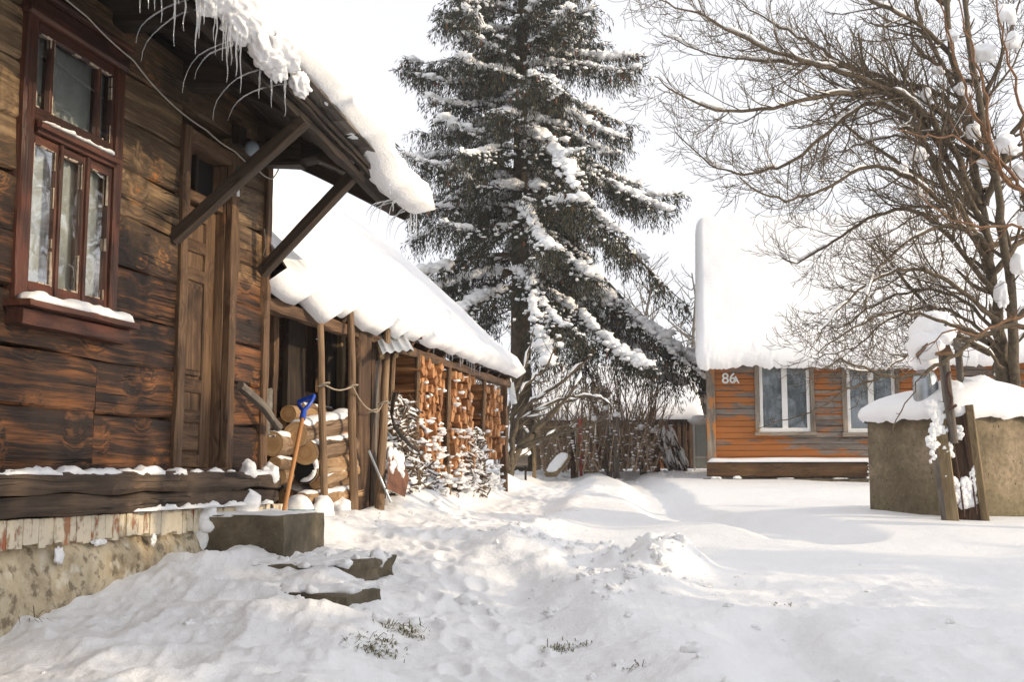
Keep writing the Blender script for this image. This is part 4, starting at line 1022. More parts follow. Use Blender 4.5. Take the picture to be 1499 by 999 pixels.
def brush(pxa, pxb, ztop, lab, X=.05, n=260):
    ya = HF.hx(pxa, 640, X).y; yb = HF.hx(pxb, 640, X).y; mb = MB(HF); sb = MB(HF); zb = gl(X, (ya + yb) / 2)
    for k in range(70):
        y = R.uniform(ya, yb); t = R.random(); sb.blob((X - .14 + .1 * (1 - t), y, zb + (ztop - zb) * .85 * t), (R.uniform(.04, .09), R.uniform(.05, .10), R.uniform(.03, .05)), 3, .5, sc=2.5)
    for i in range(n):
        y = R.uniform(ya, yb); t = R.random(); z = zb + (ztop - zb) * t; x = X - .09 + .07 * (1 - t) + R.uniform(-.07, .07)
        d = V((R.uniform(-.5, 1), R.uniform(-1, 1), R.uniform(-.6, .6))).normalized() * R.uniform(.10, .26)
        p = V((x, y, z)); mb.tube([p - d * .5, p + V((0, 0, R.uniform(-.02, .03))), p + d * .5], [R.uniform(.004, .012)] * 3, 5)
        if R.random() < .8 and abs(d.z) < .75 * d.length: sb.strip([p + d * t + V((0, 0, .012)) for t in (-.45, -.2, .05, .25, .45)], R.uniform(.02, .045), R.uniform(.012, .028), amp=.7, n=5, fq=14)
    mb.build('brushwood', 'twig', smooth=True, gc=False, label=lab, kind='stuff'); sb.build('snow', 'snow', smooth=True, gc=False, label='snow lying on ' + lab, kind='stuff')
brush(572, 612, 1.55, 'heap of brushwood left of the nearest firewood stack', .02, 420); brush(688, 712, 1.35, 'dark brushwood heaped between the middle and farthest firewood stacks', .02, 340)
brush(590, 640, .95, 'low brushwood at the foot of the nearest firewood stack', .12, 150)

# ------------------------------------------------------------------ the orange house
def orange_house():
    fr = RF; H = thing('orange_house', fr.w((3, 2, .6)), 'orange boarded cottage with white windows and a huge smooth snow roof', 'house')
    xr = 10.2; P = lambda px, py: fr.hy(px, py, 0)
    zb = P(1040, 702).z; z0 = P(1040, 678).z; ze = P(1040, 540).z + .25; wl = []
    w1 = (P(1112, 600).x, P(1186, 600).x, P(1150, 631).z, P(1150, 530).z); w2 = (P(1240, 600).x, P(1311, 600).x, w1[2] - .02, w1[3] - .02); w3 = (w2[1] + 3.0, w2[1] + 4.0, w2[2], w2[3]); w4 = (w3[1] + 1.1, w3[1] + 2.1, w2[2], w2[3])
    wins = [w1, w2, w3]; mb = MB(fr); z = z0
    while z < ze:
        h = .118; cuts = [(.0, xr)]
        for (a, b, c, d) in wins:
            if z + h > c and z < d:
                o = []
                for s, e in cuts:
                    if b <= s or a >= e: o.append((s, e))
                    else:
                        if a > s: o.append((s, a))
                        if b < e: o.append((b, e))
                cuts = o
        for s, e in cuts: mb.timber((s + .002, .03, z + h / 2), (e - .002, .03, z + h / 2), .05, h - .006, jit=.003, seg=max(2, int((e - s) / .3)), ch=.18)
        z += h
    mb.timber((.03, .1, (z0 + ze) / 2), (.03, 7.5, (z0 + ze) / 2), .05, ze - z0, jit=0, seg=3); mb.timber((xr - .03, .1, (z0 + ze) / 2), (xr - .03, 7.5, (z0 + ze) / 2), .05, ze - z0, jit=0, seg=3); mb.timber((.1, 7.6, (z0 + ze) / 2), (xr - .1, 7.6, (z0 + ze) / 2), .05, ze - z0, jit=0, seg=3)
    mb.build('wall', 'orange_wall', H, smooth=30)
    mb = MB(fr); mb.box((-.05, -.05, z0 - .02), (.12, -.002, ze), jit=.003); mb.build('corner_board', 'orange_trim', H, smooth=30)
    mb = MB(fr); mb.timber((-.07, -.06, (zb + z0) / 2 + .02), (xr, -.06, (zb + z0) / 2 + .02), .14, z0 - zb - .06, jit=.01, seg=60); mb.build('plinth_board', 'plinth_wood', H, smooth=30)
    mb = MB(fr); mb.timber((-.14, -.12, zb - .16), (xr, -.12, zb - .16), .30, .34, jit=.012, seg=60); mb.build('footing', 'stone', H, smooth=30)
    mb = MB(fr); mb.strip([(x, -.08, z0 + .012 - .07 * smooth((x) / 3) * 0) for x in frange(-.06, xr, .06)], .20, .09, side=fr.d, amp=.2, fq=1.5); mb.build('plinth_snow', 'snow_smooth', H, smooth=True, gc=False)
    mb = MB(fr)
    for x, w in ((.0, .22), (.42, .18), (1.25, .35), (2.3, .30), (3.2, .2)): mb.strip([(x + t * w, -.21, zb + .012) for t in frange(0, 1, .1)], .12, .05 if x < .6 else .02, side=fr.d, amp=.5)
    mb.build('footing_snow', 'snow', H, smooth=True, gc=False, kind='stuff')
    mb = MB(fr); mb.box((.3, .9, 1), (xr - .3, .95, ze), jit=0, seg=2); mb.build('room_lining', 'interior', H)
    for k, (a, b, c, d) in enumerate(wins):
        mb = MB(fr); t = .085
        mb.box((a - t, -.045, c - .06), (a, .07, d), jit=.004); mb.box((b, -.045, c - .06), (b + t, .07, d), jit=.004); mb.box((a - t - .02, -.075, c - .10), (b + t + .02, .0, c - .03), jit=.004)
        W = mb.build('window', 'orange_trim', H, smooth=30)
        mb = MB(fr); x = .05
        for q in (a, b - .065, (a + b) / 2 - .055): mb.box((q + .002, -.01, c - .02), (q + (.065 if q != (a + b) / 2 - .055 else .11), .045, d), jit=.001)
        mb.box((a + .003, -.015, c - .028), (b - .003, .04, c + .055), jit=.001); mb.box((a + .07, -.008, d - .07), (b - .07, .04, d), jit=.001); mb.build('sash', 'white_paint', W, smooth=30)
        for s, e in ((a + .064, (a + b) / 2 - .054), ((a + b) / 2 + .054, b - .063)):
            mb = MB(fr); mb.add([fr.w(p) for p in ((s, .02, c + .05), (e, .02, c + .05), (e, .02, d), (s, .02, d))], [(0, 1, 2, 3)]); mb.build('pane', 'far window glass', W, gc=False)
        mb = MB(fr)
        for i in range(31):
            u = i / 30; yy = .13 + .02 * math.sin(u * 40); mb.v += [fr.w((lerp(a, b, u), yy, c)), fr.w((lerp(a, b, u), yy, d))]
        mb.g = mb.v; mb.f = [(i * 2, i * 2 + 2, i * 2 + 3, i * 2 + 1) for i in range(30)]; mb.m = [0] * 30; mb.build('curtain', 'frost', W, smooth=True, gc=False)
    # house number
    for txt, px, py, s in (('86', 1056.5, 561.5, .29), ('A', 1072, 561.5, .20)):
        p = P(px, py); cu = bpy.data.curves.new('house_number', 'FONT'); cu.body = txt; cu.size = s; cu.extrude = .006; cu.offset = .004; cu.space_character = .98
        cu.materials.append(M['white_plastic']); to = bpy.data.objects.new('tmp', cu); C.objects.link(to); bpy.context.view_layer.update()
        me = bpy.data.meshes.new_from_object(to.evaluated_get(bpy.context.evaluated_depsgraph_get())); bpy.data.objects.remove(to)
        o = bpy.data.objects.new('house_number', me); C.objects.link(o); o.parent = H
        q = fr.w((p.x, -.012, p.z)) - ORG[H.name]; o.location = q; o.rotation_euler = (math.radians(90), 0, -math.radians(RYAW))
    # roof
    SK = .0; ov = P(1022, 600).x - .0; zr0 = P(1040, 548).z; pr = fr.hy(1020, 321, 4.1); zr = pr.z - .35; sl = (zr - (zr0 + .28)) / 4.6
    mb = MB(fr); n = V((0, 0, 1)); ym, zm = 1.8, 0
    rz = lambda y: zr0 + .30 + (y + .5) * sl
    upf = (fr.d * -sl + V((0, 0, 1))).normalized(); upb = (fr.d * sl + V((0, 0, 1))).normalized()
    mb.timber((ov + .02, 1.8, rz(1.8) - .02), (xr + .3, 1.8, rz(1.8) - .02), 4.6 * math.sqrt(1 + sl * sl), .06, seg=3, jit=0, up=upf)
    mb.timber((ov + .02, 6.4, rz(1.8) - .02), (xr + .3, 6.4, rz(1.8) - .02), 4.6 * math.sqrt(1 + sl * sl), .06, seg=3, jit=0, up=upb)
    RO = mb.build('roof', 'dark_wood', H)
    mb = MB(fr); mb.timber((ov, -.5, rz(-.5) - .02), (ov + SK * 4.6, 4.1, rz(4.1) - .02), .035, .2, jit=.004); mb.build('verge_board', 'grey_wood', RO, smooth=30)
    mb = MB(fr)      # gable boards
    for y in frange(.1, 7.9, .2): mb.timber((.02, y, ze), (.02, y, rz(y if y < 4.1 else 8.2 - y) - .06), .03, .19, jit=.002, seg=2, up=fr.d)
    mb.build('gable_boards', 'grey_wood', H)
    out = resample([(-.34, zr0 + .22), (-.52, zr0 + .02), (-.66, zr0 + .0), (-.78, zr0 + .10), (-.80, zr0 + .30), (-.66, zr0 + .62), (-.2, rz(-.2) + .48), (2, rz(2) + .46), (3.7, rz(3.7) + .44), (4.1, rz(4.1) + .40), (4.6, rz(3.7) + .42), (6.5, rz(1.7) + .4), (8.6, rz(-.4) + .3)], 60)
    base = [(min(max(y, -.5), 8.6), rz(min(max(y, -.5), 8.6) if y < 4.1 else 8.2 - min(y, 8.6)) + .015) for y, z in out]
    mb = MB(fr); xs = frange(ov - .03, ov + .5, .03) + frange(ov + .55, 5.5, .045) + frange(5.6, xr + .35, .15); m = len(out)
    for x in xs:
        d = min(x - ov + .03, xr + .35 - x); k = math.sqrt(max(0, 1 - (1 - min(1, d / .20)) ** 2)) ** .8
        sag = -.07 * smooth((x - .9) / .1) * 0
        wav = .06 * nz((x * .55, 2, 2)) + .05 * math.sin(x * 1.25 + .6)
        for j in range(m):
            (by, bz), (oy, oz) = base[j], out[j]; nn = .05 * nz((x * .6, oy * .6, oz * .6)) + .016 * nz((x * 4, oy * 4, oz * 4)) + .02 * nz((x * 1.8, oy * 1.8, oz * 1.8))
            dz = 0
            if j < 12: 
                wj = 1 - max(0, (j - 5) / 7); dz = (wav + (.07 * nz((x * 5, 3, 0)) + .05 * nz((x * 15, 5, 0)) if j < 5 else 0)) * wj
            dv = V((oy - by, oz - bz)); dv = dv.normalized() if dv.length > 1e-4 else V((0, 0))
            mb.v.append(fr.w((x + SK * (min(by, 8.2 - by) + .5) * max(0, 1 - (x - ov) / 3), by + (oy - by) * k + dv.x * nn * k, bz + (oz + dz - bz) * k + dv.y * nn * k)))
    mb.g = mb.v; mb.f = [(i * m + j, i * m + j + 1, (i + 1) * m + j + 1, (i + 1) * m + j) for i in range(len(xs) - 1) for j in range(m - 1)]; mb.m = [0] * len(mb.f)
    mb.build('roof_snow', 'snow_smooth', RO, smooth=True, gc=False)
orange_house()

# ------------------------------------------------------------------ the well
def well():
    c = at(1400, 695, 11.2); c.z = 0; zt = .8 + 92 * 10.5 / F; zb = .1; Rr = .80
    W = thing('well', V((c.x, c.y, .35)), 'square concrete well block with snow lid, little gabled hood and leaning planks', 'well')
    fr = Frame((c.x, c.y), math.atan2(c.x, c.y))        # y points away from the camera position, x to the right
    SQ = lambda t, p: 1.0 / ((abs(math.cos(t)) ** p + abs(math.sin(t)) ** p) ** (1 / p))
    mb = MB(fr); n = 160; prof = [(Rr - .10, zt - .25), (Rr - .09, zt), (Rr - .012, zt), (Rr, zt - .012), (Rr + .003, .62 * zt + .1), (Rr, .42), (Rr - .012, .415), (Rr - .012, .405), (Rr + .002, .40), (Rr + .004, zb)]
    fine = []
    for (a, b) in zip(prof, prof[1:]):
        k = max(1, int(abs(a[1] - b[1]) / .06)); fine += [(lerp(a[0], b[0], i / k), lerp(a[1], b[1], i / k)) for i in range(k)]
    fine.append(prof[-1])
    for r, z in fine:
        for i in range(n):
            t = 2 * math.pi * i / n; rr = r * SQ(t, 1.07) + .006 * nz((math.cos(t) * 5, math.sin(t) * 5, z * 5)); mb.v.append(fr.w((rr * math.cos(t), rr * math.sin(t), z)))
    mb.g = mb.v; mb.f = [(j * n + i, j * n + (i + 1) % n, (j + 1) * n + (i + 1) % n, (j + 1) * n + i) for j in range(len(fine) - 1) for i in range(n)]; mb.m = [0] * len(mb.f)
    mb.build('concrete_wall', 'concrete', W, smooth=40, gc=False)
    mb = MB(fr)
    for x in frange(-.58, .58, .165):
        h = max(.06, Rr - abs(x) - .05); mb.timber((x, -h, zt + .018), (x, h, zt + .018), .16, .03, jit=.002)
    mb.build('lid_boards', 'dark_wood', W, smooth=30)
    # snow lid: thick dome with a drooping rim
    mb = MB(fr); nr = 26; n = 120
    for j in range(nr + 1):
        t = j / nr
        for i in range(n):
            a = 2 * math.pi * i / n; ca, sa = math.cos(a), math.sin(a)
            if t < .8: r = t / .8 * (Rr + .02); k = t / .8; z = zt + .06 + (.22 + .04 * ca) * (1 - k ** 3.2) ** .7 + .06 * nz((ca * r * 2.2, sa * r * 2.2, 3)) * (1 - k * .6)
            else:
                k = (t - .8) / .2; r = Rr + .02 + .035 * math.sin(math.pi * min(1, k * 1.05)); z = zt + .085 - .13 * k
            lp = .035 * nz((ca * 3, sa * 3, 8)) + .02 * nz((ca * 11, sa * 11, 5)) - .02
            if t >= .8: z += lp * k; r -= .05 * max(0, k - .8) * 2
            q = (r + .03) * lerp(1, SQ(a, 1.22), min(1, t * 1.1)) * (1 + .03 * nz((ca * 2.2, sa * 2.2, z * 2)))
            if ca < -.2 : z += .0
            mb.v.append(fr.w((q * ca, q * sa, z)))
    mb.g = mb.v; mb.f = [(j * n + i, (j + 1) * n + i, (j + 1) * n + (i + 1) % n, j * n + (i + 1) % n) for j in range(nr) for i in range(n)]; mb.m = [0] * len(mb.f)
    mb.blob((.20, -.1, zt + .20), (.22, .25, .17), 3, .3); mb.blob((.45, .1, zt + .12), (.25, .28, .13), 3, .3); mb.blob((-.02, -.56, zt + .12), (.14, .16, .18), 3, .3)
    mb.build('snow_lid', 'snow_smooth', W, smooth=True, gc=False)
    Dp = 10.33                                               # the plane of the leaning planks
    def pl(px, py, d): 
        q = at(px, py, d); v = q - fr.o; return V((v.dot(fr.n), v.dot(fr.d), q.z))
    def plank(a0, a1, b0, b1, dt, db, th, mat, bow=0.):
        A = (pl(*a0, dt) + pl(*a1, dt)) / 2; B = (pl(*b0, db) + pl(*b1, db)) / 2; w = ((pl(*a0, dt) - pl(*a1, dt)).length + (pl(*b0, db) - pl(*b1, db)).length) / 2
        mb = MB(fr); B2 = B + (B - A) * .1; mb.timber(A, B2, w, th, up=-fr.d, jit=.004, ch=.2); mb.build('plank', mat, W, smooth=30)
    plank((1364, 588), (1381, 590), (1386, 762), (1403, 759), 10.39, 10.22, .035, 'tan_wood')
    plank((1388, 606), (1416, 604), (1402, 758), (1437, 752), 10.42, 10.27, .03, 'old_wood')
    plank((1413, 594), (1424, 594), (1434, 754), (1447, 751), 10.38, 10.22, .05, 'tan_wood')
    plank((1360, 640), (1370, 634), (1380, 763), (1387, 762), 10.36, 10.24, .02, 'grey_wood')
    for a, b in (((1394, 640), (1412, 758)), ((1412, 640), (1430, 754))):
        mb = MB(fr); mb.tube([pl(*a, 10.34), pl((a[0] + b[0]) / 2 + 1, (a[1] + b[1]) / 2, 10.28), pl(*b, 10.2)], .008, 6); mb.build('iron_rod', 'rust_dark', W, smooth=True, gc=False)
    mb = MB(fr); T = [(1379, 490), (1382, 530), (1386, 570), (1391, 610), (1396, 650)]
    mb.tube([pl(px, py, 10.40 - .02 * i) for i, (px, py) in enumerate(T)], [.052, .050, .046, .044, .04], 12, rough=.25, gk=.7); mb.build('post', 'grey_wood', W, smooth=40)
    mb = MB(fr); mb.tube([pl(1402, 505, 10.95), pl(1408, 575, 10.95)], .035, 8, rough=.2); mb.build('post', 'grey_wood', W, smooth=40)
    # gabled hood
    ap = pl(1381, 481, 10.30); lf = pl(1343, 519, 10.30); rt = pl(1400, 500, 10.3)
    mb = MB(fr); dy = V((0, .75, 0)); sl = (ap - lf)
    mb.timber(ap + V((0, -.04, -.0)), ap + V((0, .75, 0)), .06, .06, jit=.006)
    for i in range(4): q = ap.lerp(lf, (i + .5) / 4); mb.timber(q + V((0, -.03 + R.uniform(-.02, .02), 0)), q + dy, .10, .022, jit=.004, up=fr.n * -.6 + V((0, 0, .75)))
    for i in range(2): q = ap.lerp(rt + V((.06, 0, -.06)), (i + .5) / 2); mb.timber(q + V((0, -.03, 0)), q + dy, .10, .022, jit=.004, up=fr.n * .7 + V((0, 0, .7)))
    mb.build('hood', 'grey_wood', W, smooth=30)
    mb = MB(fr); t = [ap + V((0, .01, -.03)), pl(1368, 520, 10.31), pl(1397, 522, 10.31)]; w = [fr.w(p) for p in t]; k = fr.d * .02
    mb.add(w + [p + k for p in w], [(0, 1, 2), (5, 4, 3), (0, 3, 4, 1), (1, 4, 5, 2), (2, 5, 3, 0)]); mb.build('gable_board', 'old_wood', W)
    mb = MB(fr); q = ap.lerp(lf, .42) + V((0, .28, .09)); mb.blob(q, (.17, .36, .19), 4, .14); mb.blob(ap.lerp(lf, .75) + V((0, .25, .05)), (.13, .32, .13), 3, .15); mb.blob(ap + V((.02, .4, .06)), (.10, .3, .09), 3, .15)
    mb.build('hood_snow', 'snow_smooth', W, smooth=True, gc=False)
    # crank
    mb = MB(fr); mb.tube([pl(px, py, d) for px, py, d in ((1391, 546, 10.32), (1387, 552, 10.28), (1386, 562, 10.27), (1389, 573, 10.27), (1393, 583, 10.27), (1392, 593, 10.27), (1389, 600, 10.27))], .016, 9)
    mb.tube([pl(1389, 600, 10.27), pl(1394, 597, 10.2), pl(1399, 594, 10.12)], .014, 9); mb.build('crank', 'rust_dark', W, smooth=40, gc=False)
    # snow stuck to the planks
    mb = MB(fr)
    for (x0, y0, x1, y1, nn, s) in ((1366, 600, 1382, 632, 16, .05), (1384, 650, 1392, 672, 7, .035), (1386, 695, 1398, 706, 6, .035), (1395, 706, 1432, 742, 26, .05), (1423, 684, 1430, 702, 6, .04), (1398, 615, 1410, 645, 9, .025), (1358, 636, 1370, 655, 8, .035), (1360, 655, 1368, 680, 6, .02), (1362, 582, 1378, 600, 8, .05)):
        for i in range(nn):
            u, v = R.random(), R.random(); px = lerp(x0, x1, u) + (v - .5) * (y1 - y0) * .15; d = lerp(10.36, 10.23, (lerp(y0, y1, v) - 590) / 170)
            mb.blob(pl(px, lerp(y0, y1, v), d + .01), (s * R.uniform(.5, 1.2), .022, s * R.uniform(.5, 1.2)), 3, .35)
    mb.build('clinging_snow', 'snow', W, smooth=True, gc=False, kind='stuff')
    # can behind the post
    K = thing('can', fr.w(pl(1356, 576, 10.8)), 'shiny zinc can wearing a snow ball beside the well post', 'can')
    mb = MB(fr); b = pl(1355, 582, 10.75); mb.tube([b + V((0, 0, -.1)), b + V((0, 0, .0)), b + V((0, 0, .16)), b + V((0, 0, .20)), b + V((0, 0, .235))], [.105, .11, .11, .10, .075], 28); mb.build('body', 'zinc', K, smooth=40, gc=False)
    mb = MB(fr); mb.blob(b + V((.01, 0, .33)), (.12, .12, .105), 4, .10, flat=.75); mb.build('snow_ball', 'snow_smooth', K, smooth=True, gc=False)
well()

# ------------------------------------------------------------------ far shed, grey barn, fence and clutter at the end of the yard
def far_buildings():
    fr = Frame(at(1021, 695, 34), math.radians(4)); P = lambda px, py, Y=0: fr.hy(px, py, Y)
    S = thing('far_shed', fr.w((-4, 2, .9)), 'low far shed with stacked firewood under a snowy roof behind the spruce', 'shed')
    xl = P(775, 650).x; mb = MB(fr)
    z = .6
    while z < 2.7: mb.timber((xl, 1.2, z), (0, 1.2, z), .06, .24, jit=.01, seg=20); mb.timber((-.04, .1, z), (-.04, 6, z), .06, .24, jit=.01, seg=6); z += .25
    mb.build('wall', 'tan_wood', S, smooth=30)
    for px in (986, 994, 1003, 1012, 940, 880, 820): x = P(px, 650).x; mb = MB(fr); mb.timber((x, .0, .6), (x, 0, 2.5), .11, .11, jit=.01, up=fr.d); mb.build('post', 'old_wood', S, smooth=30)
    ze = P(1000, 618).z; zr = P(1000, 527, 3.2).z; sl = (zr - .35 - ze) / 3.6
    mb = MB(fr); upf = (fr.d * -sl + V((0, 0, 1))).normalized(); mb.timber((xl, 1.4, ze + 1.8 * sl), (.15, 1.4, ze + 1.8 * sl), 3.6 * math.sqrt(1 + sl * sl), .06, seg=3, jit=0, up=upf)
    mb.timber((xl, 5.0, ze + 1.8 * sl), (.15, 5.0, ze + 1.8 * sl), 3.6 * math.sqrt(1 + sl * sl), .06, seg=3, jit=0, up=(fr.d * sl + V((0, 0, 1))).normalized()); RO = mb.build('roof', 'dark_wood', S)
    out = resample([(-.25, ze + .02), (-.52, ze + .0), (-.6, ze + .15), (-.45, ze + .42), (.5, ze + .9 * sl + .42), (3.0, ze + 3.4 * sl + .36), (3.3, ze + 3.5 * sl + .33), (3.8, ze + 3.1 * sl + .3), (6.6, ze + .3)], 26)
    mb = MB(fr); xs = frange(xl - .1, .2, .08); m = len(out)
    for x in xs:
        d = min(x - xl + .1, .2 - x); k = math.sqrt(max(0, 1 - (1 - min(1, d / .3)) ** 2))
        for oy, oz in out:
            by = min(max(oy, -.4), 6.8); bz = ze + ((by + .4) if by < 3.2 else 6.8 - by) * sl + .03; mb.v.append(fr.w((x, by + (oy - by) * k, bz + (oz - bz) * k + .03 * nz((x, oy, oz)))))
    mb.g = mb.v; mb.f = [(i * m + j, i * m + j + 1, (i + 1) * m + j + 1, (i + 1) * m + j) for i in range(len(xs) - 1) for j in range(m - 1)]; mb.m = [0] * len(mb.f); mb.build('roof_snow', 'snow_smooth', RO, smooth=True, gc=False)
    # firewood filling its front: an even mass of small ends
    mb = MB(fr)
    for px0, px1, zt in ((955, 985, 2.2), (996, 1002, 2.2), (1004, 1011, 2.2)):
        a, b = P(px0, 650).x, P(px1, 650).x; z = .8
        while z < zt:
            x = a
            while x < b:
                r = R.uniform(.07, .1); mb.tube([(x + r, .05 + R.uniform(-.05, .05), z), (x + r, .6, z)], r, R.choice((3, 4, 5, 6))); x += 2 * r
            z += .15
    mb.build('firewood', 'cut_wood', label='far firewood ends filling the front of the far shed', kind='stuff')
    # grey barn
    fb = Frame(at(1023, 695, 40), math.radians(4)); B = thing('grey_barn', fb.w((1, 1, .9)), 'grey vertical-planked barn half hidden by the orange cottage', 'barn')
    mb = MB(fb)
    for x in frange(-.1, 3.2, .17): mb.timber((x, 0, .5), (x, 0, 3.2 + R.uniform(-.05, .05)), .03, .16, up=fb.n, jit=.003, seg=4)
    mb.timber((1.5, .2, 1.8), (1.5, 4, 1.8), 3.3, 2.6, jit=0, seg=2); mb.build('wall', 'grey_wood', B, smooth=30)
    mb = MB(fb); mb.timber((-.3, .2, 3.5), (3.4, .2, 3.5), 1.6, .25, jit=.01, up=V((0, -.3, 1))); mb.build('roof', 'grey_wood', B)
    mb = MB(fb); mb.strip([(x, .2, 3.62) for x in frange(-.3, 3.3, .1)], 1.5, .35, side=fb.d, amp=.1); mb.build('roof_snow', 'snow_smooth', B, smooth=True, gc=False)
    # pale green cupboard / frame beside it
    o = thing('cold_frame', at(1030, 690, 27), 'pale green glazed frame capped with snow beside the cottage corner', 'cold frame')
    mb = MB(); p = at(1030, 684, 27); mb.box((p.x - .2, p.y, p.z), (p.x + .22, p.y + .3, p.z + 1.0), jit=.0, seg=2); mb.build('panel', 'pale_green', o)
    mb = MB(); 
    for dx in (-.23, .20): mb.box((p.x + dx, p.y - .05, p.z - .1), (p.x + dx + .035, p.y - .01, p.z + 1.05), jit=0)
    mb.box((p.x - .19, p.y - .05, p.z + .2), (p.x + .197, p.y - .01, p.z + .24), jit=0); mb.build('frame', 'white_paint', o)
    mb = MB(); mb.blob((p.x, p.y + .1, p.z + 1.08), (.3, .25, .13), 3, .15); mb.build('snow_cap', 'snow', o, smooth=True, gc=False)
far_buildings()
def fence_post(px, pyt, pyb, d, w, lab, mat='grey_wood', snow=True, tilt=0, name='fence_post'):
    b = at(px, pyb + 4, d); t = at(px + tilt, pyt, d); o = thing(name, b, lab, 'post' if name == 'fence_post' else 'board', 'old posts at the end of the yard' if name == 'fence_post' else 'boards stuck upright in the snow')
    mb = MB(); mb.timber(b - V((0, 0, .3)), t, w, w * .8, jit=.008, up=V((0, 1, 0))); mb.build('shaft', mat, o, smooth=30)
    if snow:
        mb = MB(); mb.blob(t + V((.01, 0, .03)), (w * .66, w * .66, .07), 3, .35); mb.strip([b.lerp(t, k) + V((w * .5, -.02, 0)) for k in frange(.55, .98, .08)], .05, .03, side=V((0, 1, 0)), amp=.6); mb.build('snow_cap', 'snow', o, smooth=True, gc=False)
fence_post(782, 622, 690, 24, .07, 'thin olive post at the left end, alone before the apple tree', 'tan_wood', False)
fence_post(892, 600, 676, 26, .11, 'tall leaning post with snow down its right side among the bush stems', tilt=-5)
fence_post(902, 610, 678, 25.5, .13, 'thick post with a round snow cap in the middle of the bush')
fence_post(942, 628, 684, 26, .15, 'flat-topped grey post under a mushroom of snow, right of the bush', tilt=-4)
fence_post(963, 634, 679, 26.5, .14, 'dark leaning post beside the brush heap', 'old_wood', tilt=-6)
for px, pt, m, w, lab, sn, tl in ((839, 625, 'old_wood', .11, 'darkest board, leftmost of the upright bundle', True, -1), (845, 622, 'tan_wood', .05, 'thin tan lath between dark board and red stake', False, -1),
                          (851, 614, 'red_paint', .07, 'faded red stake in the upright bundle', False, -2), (859, 611, 'tan_wood', .10, 'tall round pale stake right of the red one', False, -3), (866, 616, 'tan_wood', .10, 'pale stake with snow cap at the right of the bundle', True, 3)):
    fence_post(px, pt, 684, 25.5 + .1 * R.random(), w, lab, m, sn, tl, 'stake')
mb = MB(); p = at(848, 664, 25.4); q = at(872, 667, 25.4); mb.timber(p, q, .04, .05); mb.build('cross_rail', 'cut_wood', label='short orange rail nailed across the upright stakes', cat='rail')
mb = MB(); mb.box(tuple(at(867, 692, 25.9)), tuple(at(880, 650, 25.9) + V((0, .04, 0))), jit=.01); mb.build('iron_sheet', 'rust', label='rusty red sheet standing right of the upright stakes', cat='iron sheet')
T = thing('plank', at(815, 690, 24.5), 'short thick plank leaning in the snow with a white back', 'plank'); mb = MB(); a, b = at(806, 696, 24.5), at(827, 668, 24.9); mb.timber(a, b, .3, .10); mb.build('board', 'tan_wood', T)
mb = MB(); mb.strip([a.lerp(b, t) + V((0, 0, .05)) for t in frange(0, 1, .08)], .3, .09, amp=.2); mb.build('snow_cover', 'snow', T, smooth=True, gc=False)
# crate with snow at left by the shed end
T = thing('crate', at(757, 690, 22), 'low crate on legs capped with snow behind the shed end', 'crate'); p = at(757, 672, 22); mb = MB(); mb.box((p.x - .2, p.y, p.z - .15), (p.x + .2, p.y + .4, p.z + .1), jit=.01); mb.build('box', 'grey_wood', T)
for dx in (-.18, .14):
    mb = MB(); mb.box((p.x + dx, p.y, p.z - .5), (p.x + dx + .04, p.y + .04, p.z - .151), jit=.002); mb.build('leg', 'dark_wood', T)
mb = MB(); mb.blob((p.x, p.y + .2, p.z + .14), (.26, .28, .13), 3, .12); mb.build('snow_cap', 'snow', T, smooth=True, gc=False)

